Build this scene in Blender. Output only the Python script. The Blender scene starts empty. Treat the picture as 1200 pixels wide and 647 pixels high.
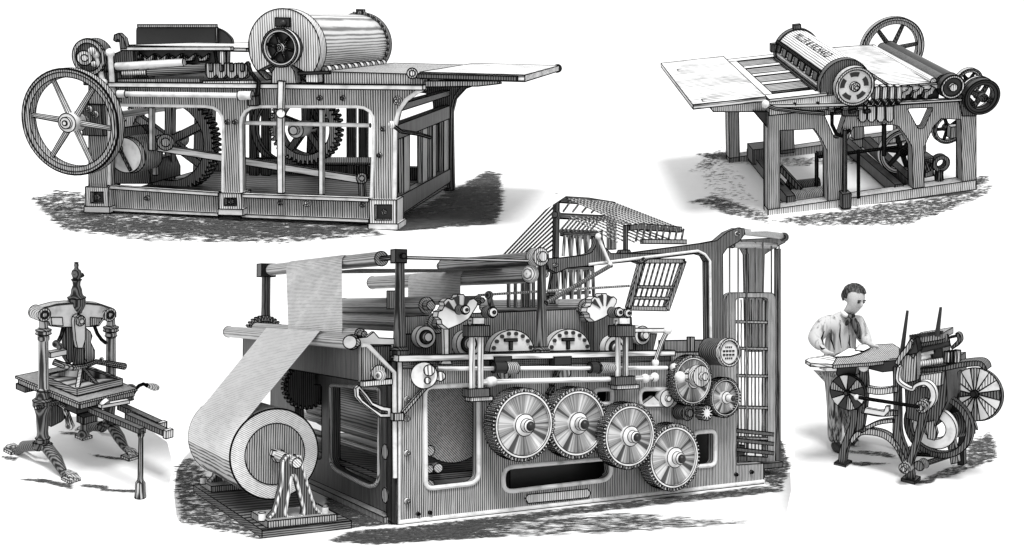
import bpy, bmesh, math, random
from mathutils import Vector, Matrix
from mathutils.geometry import tessellate_polygon
random.seed(7)
scn = bpy.context.scene
COL = scn.collection
V = Vector
PI = math.pi
F, CX, CY = 1200.0, 600.0, 323.5          # focal length and centre of the photograph, in its own pixels

# ---------------------------------------------------------------- materials
def _mat(name):
    m = bpy.data.materials.new(name); m.use_nodes = True
    nt = m.node_tree
    return m, nt, nt.nodes['Principled BSDF']

def engraved(name, dark, light, scale, bias=0.5, sharp=0.14, rough=0.55, tone=0.35, metal=0.0, spec=0.3, lines=None, wob=1.0):
    """engraver's lines in object space: a regular rule of lines (when lines gives cycles per metre along x, y, z)
    whose weight wanders with stretched noise, or loose strokes alone"""
    m, nt, bs = _mat(name)
    N, L = nt.nodes, nt.links
    tc = N.new('ShaderNodeTexCoord')
    mp = N.new('ShaderNodeMapping'); mp.inputs['Scale'].default_value = scale
    L.new(tc.outputs['Object'], mp.inputs['Vector'])
    nz = N.new('ShaderNodeTexNoise'); nz.inputs['Scale'].default_value = 1.0
    nz.inputs['Detail'].default_value = 2.0; nz.inputs['Roughness'].default_value = 0.6
    L.new(mp.outputs['Vector'], nz.inputs['Vector'])
    big = N.new('ShaderNodeTexNoise'); big.inputs['Scale'].default_value = 3.0; big.inputs['Detail'].default_value = 3.0
    L.new(tc.outputs['Object'], big.inputs['Vector'])
    ad = N.new('ShaderNodeMath'); ad.operation = 'MULTIPLY_ADD'
    L.new(big.outputs['Fac'], ad.inputs[0]); ad.inputs[1].default_value = tone
    src = nz.outputs['Fac']
    if lines:
        dt = N.new('ShaderNodeVectorMath'); dt.operation = 'DOT_PRODUCT'
        dt.inputs[1].default_value = tuple(2*math.pi*q for q in lines)
        L.new(tc.outputs['Object'], dt.inputs[0])
        ph = N.new('ShaderNodeMath'); ph.operation = 'MULTIPLY_ADD'
        L.new(big.outputs['Fac'], ph.inputs[0]); ph.inputs[1].default_value = 5.0*wob
        L.new(dt.outputs['Value'], ph.inputs[2])
        sn = N.new('ShaderNodeMath'); sn.operation = 'SINE'; L.new(ph.outputs[0], sn.inputs[0])
        sc = N.new('ShaderNodeMath'); sc.operation = 'MULTIPLY_ADD'
        L.new(sn.outputs[0], sc.inputs[0]); sc.inputs[1].default_value = 0.21
        hf = N.new('ShaderNodeMath'); hf.operation = 'MULTIPLY_ADD'; L.new(nz.outputs['Fac'], hf.inputs[0])
        hf.inputs[1].default_value = 0.45; hf.inputs[2].default_value = 0.275; L.new(hf.outputs[0], sc.inputs[2])
        src = sc.outputs[0]
    L.new(src, ad.inputs[2])
    off = bias + tone * 0.5
    mr = N.new('ShaderNodeMapRange'); mr.interpolation_type = 'SMOOTHSTEP'
    mr.inputs['From Min'].default_value = off - sharp; mr.inputs['From Max'].default_value = off + sharp
    L.new(ad.outputs[0], mr.inputs['Value'])
    mx = N.new('ShaderNodeMix'); mx.data_type = 'RGBA'
    mx.inputs['A'].default_value = (dark, dark, dark, 1); mx.inputs['B'].default_value = (light, light, light, 1)
    L.new(mr.outputs['Result'], mx.inputs['Factor'])
    L.new(mx.outputs['Result'], bs.inputs['Base Color'])
    bs.inputs['Roughness'].default_value = rough; bs.inputs['Metallic'].default_value = metal
    bs.inputs['Specular IOR Level'].default_value = spec
    return m

def plain(name, c, rough=0.5, metal=0.0, spec=0.3, var=0.2):
    m, nt, bs = _mat(name)
    nz = nt.nodes.new('ShaderNodeTexNoise'); nz.inputs['Scale'].default_value = 9.0; nz.inputs['Detail'].default_value = 5.0
    tc = nt.nodes.new('ShaderNodeTexCoord'); nt.links.new(tc.outputs['Object'], nz.inputs['Vector'])
    mx = nt.nodes.new('ShaderNodeMix'); mx.data_type = 'RGBA'
    mx.inputs['A'].default_value = (c*(1-var),)*3 + (1,); mx.inputs['B'].default_value = (min(1, c*(1+var)),)*3 + (1,)
    nt.links.new(nz.outputs['Fac'], mx.inputs['Factor']); nt.links.new(mx.outputs['Result'], bs.inputs['Base Color'])
    bs.inputs['Roughness'].default_value = rough; bs.inputs['Metallic'].default_value = metal
    bs.inputs['Specular IOR Level'].default_value = spec
    return m

def turned(name, axis):
    """radially ground steel: rays of sheen painted into the colour from the hub, plus anisotropic gloss"""
    m, nt, bs = _mat(name); N, L = nt.nodes, nt.links
    tg = N.new('ShaderNodeTangent'); tg.direction_type = 'RADIAL'; tg.axis = axis
    L.new(tg.outputs['Tangent'], bs.inputs['Tangent'])
    bs.inputs['Anisotropic'].default_value = 0.95; bs.inputs['Anisotropic Rotation'].default_value = 0.25
    bs.inputs['Roughness'].default_value = 0.34; bs.inputs['Metallic'].default_value = 0.85
    tc = N.new('ShaderNodeTexCoord')
    sb = N.new('ShaderNodeVectorMath'); sb.operation = 'SUBTRACT'; sb.inputs[1].default_value = (0.5, 0.5, 0.5)
    L.new(tc.outputs['Generated'], sb.inputs[0])
    ml = N.new('ShaderNodeVectorMath'); ml.operation = 'MULTIPLY'; ml.inputs[1].default_value = (1, 0, 1)
    L.new(sb.outputs['Vector'], ml.inputs[0])
    nm = N.new('ShaderNodeVectorMath'); nm.operation = 'NORMALIZE'; L.new(ml.outputs['Vector'], nm.inputs[0])
    def ns(sc, det):
        z = N.new('ShaderNodeTexNoise'); z.inputs['Scale'].default_value = sc; z.inputs['Detail'].default_value = det
        L.new(nm.outputs['Vector'], z.inputs['Vector']); return z
    z = ns(2.6, 4.0); z.inputs['Roughness'].default_value = 0.75
    mr = N.new('ShaderNodeMapRange'); mr.inputs['From Min'].default_value = 0.40; mr.inputs['From Max'].default_value = 0.60
    L.new(z.outputs['Fac'], mr.inputs['Value'])
    mx = N.new('ShaderNodeMix'); mx.data_type = 'RGBA'
    mx.inputs['A'].default_value = (0.10, 0.10, 0.10, 1); mx.inputs['B'].default_value = (0.92, 0.92, 0.92, 1)  # light and dark rays imitate the face's reflections in the base colour
    L.new(mr.outputs['Result'], mx.inputs['Factor']); L.new(mx.outputs['Result'], bs.inputs['Base Color'])
    return m

S = 92.0
LV = (46.0, 30.0, 0.0); LH = (0.0, 8.0, 54.0); LY = (38.0, 0.0, 38.0); NV = (40, 40, 3.0)
MAT = dict(
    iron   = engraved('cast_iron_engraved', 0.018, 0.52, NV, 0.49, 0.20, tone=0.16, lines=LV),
    iron_l = engraved('cast_iron_light', 0.06, 0.80, NV, 0.45, 0.20, tone=0.16, lines=LV),
    iron_h = engraved('cast_iron_level_lines', 0.04, 0.48, (3, 3, 40), 0.48, tone=0.2, lines=LH),
    iron_y = engraved('cast_iron_cross_lines', 0.04, 0.46, (40, 3, 40), 0.48, tone=0.2, lines=LY),
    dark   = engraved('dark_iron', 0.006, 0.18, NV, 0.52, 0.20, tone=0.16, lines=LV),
    dark_h = engraved('dark_iron_level_lines', 0.010, 0.22, (3, 3, 40), 0.52, tone=0.2, lines=LH),
    dark_y = engraved('dark_iron_cross_lines', 0.010, 0.24, (40, 3, 40), 0.52, tone=0.2, lines=LY),
    steel  = engraved('bright_steel', 0.46, 0.80, (9.0, 9.0, 9.0), 0.38, 0.20, 0.6, 0.2, 0.0, 0.15),
    steel_y= engraved('bright_steel_cross_lines', 0.20, 0.82, (40, 2.0, 40), 0.43, 0.18, 0.35, 0.10, lines=LY, wob=0.4),
    steel_x= engraved('bright_steel_long_lines', 0.25, 0.85, (2.0, 40, 40), 0.42, 0.12, 0.35, 0.3),
    roller = engraved('roller_steel', 0.05, 0.56, (40, 2.0, 40), 0.47, 0.18, 0.35, 0.10, 0.0, 0.5, lines=LY, wob=0.4),
    paper  = engraved('paper', 0.58, 0.92, (22.0, 5.0, 22.0), 0.38, 0.08, 0.8, 0.3, 0, 0.1, lines=(28, 0, 48), wob=1),
    paper_g= engraved('newsprint_ruled', 0.40, 0.92, (22.0, 5.0, 22.0), 0.43, 0.08, 0.8, 0.4, 0, 0.1, lines=(30, 0, 54), wob=1),
    drum3  = engraved('drum_steel_bands', 0.16, 0.80, (40, 2.0, 40), 0.46, 0.16, 0.5, 0.15, 0, 0.3, lines=(26, 0, 26), wob=0.4),
    paper_shade= engraved('shaded_newsprint', 0.06, 0.60, (22.0, 5.0, 22.0), 0.47, 0.10, 0.8, 0.3, 0, 0.1, lines=(30, 0, 40), wob=2),  # darker newsprint: shade of the web's underside put into the colour
    board  = engraved('feed_board_wood', 0.16, 0.84, (2.5, 40.0, 40.0), 0.46, 0.14, 0.6, 0.7, 0, 0.15, lines=(0, 16, 30)),
    board_d= engraved('feed_board_dark', 0.05, 0.42, (2.5, 50.0, 50.0), 0.48, 0.10, 0.6, 0.4, 0, 0.15, lines=(0, 16, 30)),
    black  = plain('black_iron', 0.018, 0.4, 0, 0.4),
    ink    = plain('ink_line', 0.006, 0.9, 0, 0.0),
    white  = plain('white_enamel', 0.74, 0.7, 0, 0.1),
    gear_y = turned('turned_steel', 'Y'),
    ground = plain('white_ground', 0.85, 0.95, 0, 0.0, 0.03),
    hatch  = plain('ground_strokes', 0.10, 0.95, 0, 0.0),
    skin   = plain('skin', 0.52, 0.6, 0, 0.2),
    hair   = engraved('dark_hair', 0.004, 0.09, (60, 60, 10), 0.58),
    shirt  = engraved('white_shirt', 0.12, 0.54, (24, 24, 1.6), 0.40, 0.13, 0.9, 0.15, 0, 0.1),
    cloth  = engraved('dark_cloth', 0.01, 0.12, (50, 50, 4), 0.52, 0.1, 0.9, 0.3, 0, 0.1),
    trouser= engraved('grey_trousers', 0.03, 0.42, (60, 60, 3), 0.48, 0.1, 0.9, 0.4, 0, 0.1),
)

# ---------------------------------------------------------------- frames of reference
def euler(yaw, tilt, roll):
    y, x, z = (math.radians(a) for a in (roll, tilt, yaw))
    cy, sy = math.cos(y), math.sin(y)
    RY = Matrix(((cy, 0, sy), (0, 1, 0), (-sy, 0, cy)))
    return RY @ Matrix.Rotation(x, 3, 'X') @ Matrix.Rotation(z, 3, 'Z')

class Frame:
    """a machine's own axes: x along its front, y into its depth, z up; reads a point of the photograph
    as a point on one of the machine's own planes"""
    def __init__(s, yaw, tilt, roll, t):
        s.R = euler(yaw, tilt, roll); s.t = V(t)
        s.o = s.R.transposed() @ (-s.t)
        s.M = Matrix.Translation(s.t) @ s.R.to_4x4()
    def ray(s, u, v):
        return s.R.transposed() @ V(((u-CX)/F, 1.0, (CY-v)/F))
    def f(s, u, v, b=0.0):
        d = s.ray(u, v); return s.o + d*((b-s.o.y)/d.y)
    def s_(s, u, v, a=0.0):
        d = s.ray(u, v); return s.o + d*((a-s.o.x)/d.x)
    def t_(s, u, v, c=0.0):
        d = s.ray(u, v); return s.o + d*((c-s.o.z)/d.z)
    def pos(s, p):
        w = s.R @ V(p) + s.t; return CX+F*w.x/w.y, CY-F*w.z/w.y
    def k(s, p):
        return (s.R @ V(p) + s.t).y/F
    def yb(s, p, u):
        """how deep along y a line through p has to run to reach the photograph's column u"""
        lo, hi = p[1]-3.0, p[1]+8.0
        up = s.pos((p[0], hi, p[2]))[0] > s.pos((p[0], lo, p[2]))[0]
        for _ in range(50):
            mid = (lo+hi)/2
            if (s.pos((p[0], mid, p[2]))[0] < u) == up: lo = mid
            else: hi = mid
        return mid
    def fs(s, pts, b=0.0): return [s.f(u, v, b) for u, v in pts]
    def ss(s, pts, a=0.0): return [s.s_(u, v, a) for u, v in pts]
    def ts(s, pts, c=0.0): return [s.t_(u, v, c) for u, v in pts]

def thing(fr, name, label, cat, group=None, at=(0, 0, 0)):
    o = bpy.data.objects.new(name, None); COL.objects.link(o)
    o.empty_display_size = 0.2
    o.matrix_world = fr.M @ Matrix.Translation(V(at))
    o['label'] = label; o['category'] = cat
    if group: o['group'] = group
    o['_at'] = list(at)
    return o

# ---------------------------------------------------------------- mesh builder
def perp(d):
    d = d.normalized()
    h = V((0, 0, 1)) if abs(d.z) < 0.9 else V((1, 0, 0))
    a = d.cross(h).normalized()
    return a, d.cross(a).normalized()

def rnd(pts, r, n=4):
    """round the corners of a closed 2-D outline"""
    out = []
    m = len(pts)
    rr = r if isinstance(r, (list, tuple)) else [r]*m
    for i in range(m):
        p = V(pts[i]); a = V(pts[i-1])-p; b = V(pts[(i+1) % m])-p
        q = min(rr[i], a.length*0.48, b.length*0.48)
        if q < 0.2: out.append(tuple(p)); continue
        a = p + a.normalized()*q; b = p + b.normalized()*q
        for k in range(n+1):
            t = k/n
            out.append(tuple(a*(1-t)**2 + p*2*t*(1-t) + b*t*t))
    return out

class MB:
    def __init__(s): s.v = []; s.f = []
    def add(s, vs, fs):
        b = len(s.v); s.v += [V(p) for p in vs]
        s.f += [tuple(i+b for i in q) for q in fs]; return s
    def prism(s, pts, vec, holes=()):
        vec = V(vec); loops = [list(map(V, pts))] + [list(map(V, h)) for h in holes]
        flat = [p for l in loops for p in l]; n = len(flat)
        fs = []
        for t in tessellate_polygon(loops):
            fs += [tuple(t), tuple(i+n for i in reversed(t))]
        b = 0
        for l in loops:
            m = len(l)
            for i in range(m):
                j = (i+1) % m
                fs.append((b+i, b+j, b+j+n, b+i+n))
            b += m
        return s.add(flat + [p+vec for p in flat], fs)
    def slab(s, o, a, b, c):
        o, a, b, c = V(o), V(a), V(b), V(c)
        return s.add([o, o+a, o+a+b, o+b, o+c, o+a+c, o+a+b+c, o+b+c],
                     [(0, 3, 2, 1), (4, 5, 6, 7), (0, 1, 5, 4), (1, 2, 6, 5), (2, 3, 7, 6), (3, 0, 4, 7)])
    def box(s, x0, x1, y0, y1, z0, z1):
        return s.slab((x0, y0, z0), (x1-x0, 0, 0), (0, y1-y0, 0), (0, 0, z1-z0))
    def bar(s, p, q, w, h=None, up=(0, 0, 1)):
        p, q = V(p), V(q); h = h or w; d = (q-p)
        a = d.cross(V(up))
        if a.length < 1e-5: a = d.cross(V((1, 0, 0)))
        a.normalize(); b = a.cross(d).normalized()
        return s.slab(p - a*w/2 - b*h/2, a*w, b*h, d)
    def cyl(s, p, q, r, r2=None, n=18, caps=True):
        p, q = V(p), V(q); r2 = r if r2 is None else r2
        a, b = perp(q-p)
        c = [a*math.cos(2*PI*i/n) + b*math.sin(2*PI*i/n) for i in range(n)]
        vs = [p+k*r for k in c] + [q+k*r2 for k in c]
        fs = [(i, (i+1) % n, (i+1) % n+n, i+n) for i in range(n)]
        if caps: fs += [tuple(reversed(range(n))), tuple(range(n, 2*n))]
        return s.add(vs, fs)
    def lathe(s, p, axis, prof, n=16):
        p = V(p); ax = V(axis).normalized(); a, b = perp(ax)
        vs = []; fs = []
        for h, r in prof:
            vs += [p + ax*h + (a*math.cos(2*PI*i/n)+b*math.sin(2*PI*i/n))*r for i in range(n)]
        for k in range(len(prof)-1):
            for i in range(n):
                j = (i+1) % n
                fs.append((k*n+i, k*n+j, k*n+n+j, k*n+n+i))
        fs += [tuple(reversed(range(n))), tuple(range((len(prof)-1)*n, len(prof)*n))]
        return s.add(vs, fs)
    def tube(s, pts, r, n=10, closed=False):
        pts = [V(p) for p in pts]; m = len(pts)
        rr = r if isinstance(r, (list, tuple)) else [r]*m
        vs = []; fs = []
        a = None
        for i, p in enumerate(pts):
            if closed: d = pts[(i+1) % m]-pts[i-1]
            else: d = pts[min(i+1, m-1)]-pts[max(i-1, 0)]
            d.normalize()
            if a is None: a, _ = perp(d)
            a = (a - d*a.dot(d))
            if a.length < 1e-6: a, _ = perp(d)
            a.normalize(); b = d.cross(a)
            vs += [p + (a*math.cos(2*PI*k/n)+b*math.sin(2*PI*k/n))*rr[i] for k in range(n)]
        for i in range(m if closed else m-1):
            for k in range(n):
                j = (k+1) % n; i2 = (i+1) % m
                fs.append((i*n+k, i*n+j, i2*n+j, i2*n+k))
        if not closed: fs += [tuple(reversed(range(n))), tuple(range((m-1)*n, m*n))]
        return s.add(vs, fs)
    def ring(s, c, ro, ri, t, ax=(0, 1, 0), n=40, up=None):
        c, ax = V(c), V(ax).normalized(); a, b = perp(ax)
        o = [c + (a*math.cos(2*PI*i/n)+b*math.sin(2*PI*i/n))*ro for i in range(n)]
        i_ = [c + (a*math.cos(2*PI*i/n)+b*math.sin(2*PI*i/n))*ri for i in range(n)]
        vs = o + i_ + [p+ax*t for p in o] + [p+ax*t for p in i_]
        fs = []
        for i in range(n):
            j = (i+1) % n
            fs += [(i, j, n+j, n+i), (2*n+i, 3*n+i, 3*n+j, 2*n+j), (i, 2*n+i, 2*n+j, j), (n+i, n+j, 3*n+j, 3*n+i)]
        return s.add(vs, fs)
    def gear(s, c, r, teeth, h, t, ax=(0, 1, 0), ri=0.0, ph=0.0):
        c, ax = V(c), V(ax).normalized(); a, b = perp(ax)
        pts = []
        for i in range(teeth):
            for q, rad in ((0.02, r-h), (0.30, r), (0.62, r), (0.90, r-h)):
                w = 2*PI*(i+q)/teeth + ph
                pts.append(c + (a*math.cos(w)+b*math.sin(w))*rad)
        hs = []
        if ri: hs = [[c + (a*math.cos(2*PI*i/36)+b*math.sin(2*PI*i/36))*ri for i in range(36)]]
        return s.prism(pts, ax*t, hs)
    def ball(s, c, r, n=12, sc=(1, 1, 1)):
        prof = [(-math.cos(PI*i/8), math.sin(PI*i/8)) for i in range(9)]
        vs = []; fs = []
        for h, q in prof:
            q = max(q, 0.02)
            vs += [V(c) + V((math.cos(2*PI*i/n)*q*r*sc[0], math.sin(2*PI*i/n)*q*r*sc[1], h*r*sc[2])) for i in range(n)]
        for k in range(8):
            for i in range(n):
                j = (i+1) % n
                fs.append((k*n+i, k*n+j, k*n+n+j, k*n+n+i))
        return s.add(vs, fs + [tuple(reversed(range(n))), tuple(range(8*n, 9*n))])

INK = 0.0052
def build(name, mb, mat, parent=None, ink=INK, label=None, ang=0.62, smooth=True):
    """link what the builder holds as one mesh; sharp edges get the engraver's dark line"""
    at = V(parent['_at']) if parent is not None and '_at' in parent else V((0, 0, 0))
    me = bpy.data.meshes.new(name)
    bm = bmesh.new()
    vs = [bm.verts.new(p-at) for p in mb.v]
    for q in mb.f:
        try: bm.faces.new([vs[i] for i in q])
        except ValueError: pass
    bmesh.ops.recalc_face_normals(bm, faces=bm.faces[:])
    lines = []
    if ink:
        for e in bm.edges:
            n = len(e.link_faces)
            if n == 1 or (n == 2 and e.calc_face_angle(0) > ang):
                lines.append((e.verts[0].co.copy(), e.verts[1].co.copy()))
    for f in bm.faces: f.smooth = smooth
    if smooth:
        for e in bm.edges:
            if len(e.link_faces) == 2 and e.calc_face_angle(0) > ang: e.smooth = False
    for p, q in lines:
        d = q-p
        if d.length < 1e-4: continue
        d.normalize(); a, b = perp(d); p = p-d*ink*0.4; q = q+d*ink*0.4
        r = [bm.verts.new(w + k*ink) for w in (p, q) for k in (a, b, -a, -b)]
        for i in range(4):
            f = bm.faces.new((r[i], r[(i+1) % 4], r[(i+1) % 4+4], r[i+4])); f.material_index = 1
    bm.to_mesh(me); bm.free()
    me.materials.append(MAT[mat] if isinstance(mat, str) else mat)
    if ink: me.materials.append(MAT['ink'])
    o = bpy.data.objects.new(name, me); COL.objects.link(o)
    if parent is not None:
        o.parent = parent
        if '_at' in parent: o['_at'] = parent['_at']
    if label: o['label'] = label
    return o

def tag(o, label, cat, group=None, fr=None, kind=None):
    if fr: o.matrix_world = fr.M
    if kind: o['kind'] = kind
    else: o['label'] = label; o['category'] = cat
    if group: o['group'] = group
    return o

def wheel(fr, par, name, c, r, rim, t, spokes, hub, mat='iron', ph=0.0, smat=None, label=None, ax=(0, 1, 0), sw=None, taper=0.75):
    """spoked wheel: rim > spokes, hub"""
    c = V(c); axv = V(ax).normalized(); a, b = perp(axv)
    m = MB(); m.ring(c, r, r-rim, t, ax, n=48)
    m.ring(c - axv*t*0.12, r-rim*0.10, r-rim*0.42, t*0.14, ax, n=48)
    w = build(name, m, mat, par, label=label)
    for i in range(spokes):
        an = ph + 2*PI*i/spokes; d = a*math.cos(an)+b*math.sin(an)
        s = MB(); mid = c + axv*t*0.5
        q = sw or rim*0.30
        s.cyl(mid + d*hub*0.7, mid + d*(r-rim*0.7), q, q*taper, n=10)
        build('spoke', s, smat or mat, w, ink=0.004)
    h = MB(); h.cyl(c - axv*t*0.5, c + axv*t*1.4, hub, n=20); h.cyl(c - axv*t*0.8, c - axv*t*0.5, hub*0.6, n=16)
    h.cyl(c - axv*t*0.95, c - axv*t*0.8, hub*0.25, n=10)
    build('hub', h, smat or mat, w)
    return w

def plate(fr, par, name, outer, b0, b1, holes=(), mat='iron', bead=None, beadmat='steel', label=None, closed=True):
    m = MB(); m.prism(fr.fs(outer, b0), (0, b1-b0, 0), [fr.fs(h, b0) for h in holes])
    o = build(name, m, mat, par, label=label)
    if bead:
        for h in holes:
            bm_ = MB(); bm_.tube(fr.fs(h, b0-0.004), bead, n=8, closed=True); build('highlight_bead', bm_, beadmat, o, ink=0)  # pale bead stands in for the highlight along the opening's edge
    return o

def bolts(fr, par, pts, b, rpx, mat='iron_l', name='bolt', t=0.03):
    for u, v in pts:
        p = fr.f(u, v, b); r = rpx*fr.k(p)
        m = MB(); m.cyl(p, p - V((0, t, 0)), r, r*0.8, n=10); m.cyl(p - V((0, t, 0)), p-V((0, t*1.5, 0)), r*0.5, r*0.3, n=8)
        build(name, m, mat, par, ink=0.003)

def ground_patch(fr, pts):
    m = MB(); p = fr.ts(pts, 0.0); m.add(p, [tuple(range(len(p)))])
    o = build('ground', m, 'ground', None, ink=0); o.matrix_world = fr.M; o['kind'] = 'structure'
    return o

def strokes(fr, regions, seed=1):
    """rough ground and drawn shadows, both as loose dark horizontal strokes; region = (outline px, count, length px, thickness px)"""
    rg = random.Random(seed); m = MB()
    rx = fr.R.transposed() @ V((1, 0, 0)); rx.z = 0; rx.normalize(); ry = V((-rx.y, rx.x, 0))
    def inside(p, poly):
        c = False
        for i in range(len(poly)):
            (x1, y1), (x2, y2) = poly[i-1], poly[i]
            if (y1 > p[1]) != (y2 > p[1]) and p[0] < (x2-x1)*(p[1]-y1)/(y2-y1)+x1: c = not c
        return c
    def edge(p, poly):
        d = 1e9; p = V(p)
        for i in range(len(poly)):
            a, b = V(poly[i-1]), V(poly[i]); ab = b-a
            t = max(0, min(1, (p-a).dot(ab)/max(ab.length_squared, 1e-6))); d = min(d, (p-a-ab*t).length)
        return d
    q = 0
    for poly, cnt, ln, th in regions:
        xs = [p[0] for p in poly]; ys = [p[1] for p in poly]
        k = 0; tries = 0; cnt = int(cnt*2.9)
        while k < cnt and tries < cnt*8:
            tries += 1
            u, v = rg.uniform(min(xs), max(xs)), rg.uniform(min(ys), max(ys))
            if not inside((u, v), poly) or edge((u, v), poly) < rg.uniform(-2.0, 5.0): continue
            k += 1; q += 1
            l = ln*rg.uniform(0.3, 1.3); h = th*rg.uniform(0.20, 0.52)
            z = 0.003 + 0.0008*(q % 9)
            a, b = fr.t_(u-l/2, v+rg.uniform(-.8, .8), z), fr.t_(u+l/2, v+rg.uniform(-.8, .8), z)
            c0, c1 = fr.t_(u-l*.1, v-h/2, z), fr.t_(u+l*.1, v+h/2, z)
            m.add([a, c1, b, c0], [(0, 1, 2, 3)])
    o = build('ground_shadow_hatching', m, 'hatch', None, ink=0, smooth=False); o.matrix_world = fr.M; o['kind'] = 'stuff'  # hatching holds the ground texture and the shadows painted as strokes
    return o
# ================================================================ cylinder press at upper left (seen from its long side)
A = Frame(-10.12, 13.93, 1.08, (-3.9738, 9.6666, 0.6064))
DA = 2.15
P = thing(A, 'cylinder_press', 'long cylinder press with big spoked flywheel at left end and board jutting right', 'printing press')
def f4(u, v, b=0.0): return A.f(u, v, b)
op1 = rnd([(128, 123), (262, 125), (261, 227), (128, 219)], [3, 22, 3, 3])
op2 = rnd([(282, 125), (439, 125), (435, 233), (283, 228)], [22, 22, 3, 3])
outer = [(104, 97), (497, 101), (497, 107), (487, 110), (476, 118), (467, 131), (463, 147), (462, 262), (104, 245)]
plate(A, P, 'side_frame', outer, 0.0, 0.09, [op1, op2], 'iron', 0.014)
# far frame, same casting across the bed
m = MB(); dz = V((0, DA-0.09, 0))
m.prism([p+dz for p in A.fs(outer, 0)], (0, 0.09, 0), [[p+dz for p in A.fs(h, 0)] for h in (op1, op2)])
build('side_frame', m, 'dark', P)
for (u0, v0, u1, v1) in ((100, 219, 127, 249), (257, 226, 283, 252), (433, 234, 465, 269)):
    ring = [(u0, v0), (u1, v0+0.5), (u1, v1+0.5), (u0, v1)]
    w_ = u1-u0
    hole = [(u0+6, v0+6), (u1-6, v0+6), (u1-6, v1-11), (u0+6, v1-11)]
    ft = plate(A, P, 'foot', ring, -0.06, 0.14, [hole], 'iron_l')
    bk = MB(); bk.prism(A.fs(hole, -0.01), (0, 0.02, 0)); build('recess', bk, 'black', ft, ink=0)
    bolts(A, ft, [((u0+u1)/2+1, (v0+v1)/2-3)], -0.012, 3.2, 'iron_l')
    m = MB(); m.prism(A.fs([(u0-1.5, v1-7), (u1+1.5, v1-6.5), (u1+1.5, v1+0.8), (u0-1.5, v1)], -0.09), (0, 0.26, 0)); build('foot_base', m, 'steel', ft)
for a, b in (((128, 219), (257, 227.5)), ((128, 245), (257, 251)), ((284, 229), (433, 234)), ((284, 252.5), (433, 258.5))):
    m = MB(); m.bar(f4(*a, -0.012), f4(*b, -0.012), 0.05, 0.032); build('rail_edge', m, 'steel', P)
bolts(A, P, [(173, 232), (329, 237.5), (425, 240), (375, 115), (402, 115), (449, 151), (445, 182), (140, 117), (276, 143), (267, 143)], 0.0, 3.0)
bolts(A, P, [(360, 237), (466, 118)], 0.0, 5.5, 'iron_l')
m = MB(); m.bar(f4(130, 99, -0.03), f4(497, 102.5, -0.03), 0.09, 0.040); build('bed_ledge', m, 'steel', P)
m = MB(); m.cyl(f4(145, 110, -0.06), f4(286, 112, -0.06), 0.024); m.cyl(f4(280, 112, -0.06), f4(296, 112, -0.06), 0.04)
m.cyl(f4(138, 110, -0.06), f4(148, 110, -0.06), 0.034); build('control_rod', m, 'steel', P)
m = MB(); m.tube(A.fs([(497, 103), (487, 109), (476, 117), (467, 130), (463, 147), (462, 235)], -0.006), 0.018, 8); build('highlight_bead', m, 'steel', P, ink=0)  # highlight on the frame's curved edge, made as a pale tube
# bed carriage between the frames
m = MB(); x0 = f4(135, 90).x; x1 = f4(497, 90).x
z1 = f4(400, 84.5, 0.04).z; z0 = f4(400, 99, 0.04).z
m.box(f4(378, 90).x, x1+0.03, 0.03, DA, z0, z1); build('type_bed', m, 'iron', P)
zb = f4(200, 99).z
m = MB(); m.box(x0, f4(378, 90).x, 0.10, DA-0.1, zb-0.10, zb+0.02); build('bed_slide', m, 'dark_h', P)
# feed board
xr = f4(615, 90, 0.03).x; xl = f4(492, 84, 0.03).x; zt = f4(560, 86.5, 0.03).z
m = MB(); m.box(xl, xr, 0.03, DA, zt-0.055, zt); build('feed_board', m, 'board', P)
m = MB(); m.box(xl-0.02, xr-0.06, 0.0, 0.03, zt-0.05, zt-0.012); build('board_edge', m, 'dark', P); m = MB(); m.cyl(V((xr-0.02, DA, zt-0.03)), V((xr-0.02, DA+0.06, zt-0.03)), 0.04); build('board_knob', m, 'dark', P)
m = MB(); m.prism(A.fs([(497, 95), (584, 95), (586, 98), (574, 99.5), (560, 101), (497, 102)], 0.02), (0, 0.07, 0)); build('board_bearer', m, 'iron', P)
m = MB(); m.cyl(f4(483, 86, 0.0), f4(483, 86, -0.05), 0.045); m.cyl(f4(483, 86, -0.05), f4(483, 86, -0.08), 0.025); build('board_hinge', m, 'iron_l', P)
# end frame at the right: rails, mullions, curved bracket of the far side
L4 = 3.0
m = MB(); m.prism(A.fs([(519, 223), (531.5, 223), (530, 132), (534, 116), (545, 104), (562, 98), (575, 95.5), (519, 95)], DA-0.02), (0, 0.06, 0)); build('end_bracket', m, 'dark', P)
for pts in ([(465, 232), (465, 255), (528, 213), (528, 198)], [(465, 147), (465, 164), (527, 139), (527, 124)], [(470, 122), (470, 130), (527, 112), (527, 106)]):
    m = MB(); m.prism(A.ss(pts, L4-0.02), (-0.08, 0, 0)); build('end_rail', m, 'dark', P)
for u0, u1 in ((473, 480), (495, 501), (507, 511), (520, 526)):
    def yy(u, a, b): return a+(b-a)*(u-465)/62
    m = MB(); m.prism(A.ss([(u0, yy(u0, 160, 136)), (u1, yy(u1, 160, 136)), (u1, yy(u1, 236, 201)), (u0, yy(u0, 236, 201))], L4-0.04), (-0.05, 0, 0)); build('end_mullion', m, 'iron', P)
m = MB(); m.prism(A.ss([(501, 150), (526, 140), (526, 199), (501, 217)], L4-0.10), (-0.03, 0, 0)); build('end_panel', m, 'dark', P)
m = MB(); m.tube([A.s_(459, 146, L4+0.12), A.s_(470, 154, L4+0.12), A.s_(490, 157, L4+0.12), A.s_(504, 161, L4+0.1)], 0.014, 8); m.ball(A.s_(459, 146, L4+0.12), 0.03)
build('tripping_lever', m, 'iron_l', P)
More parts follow.
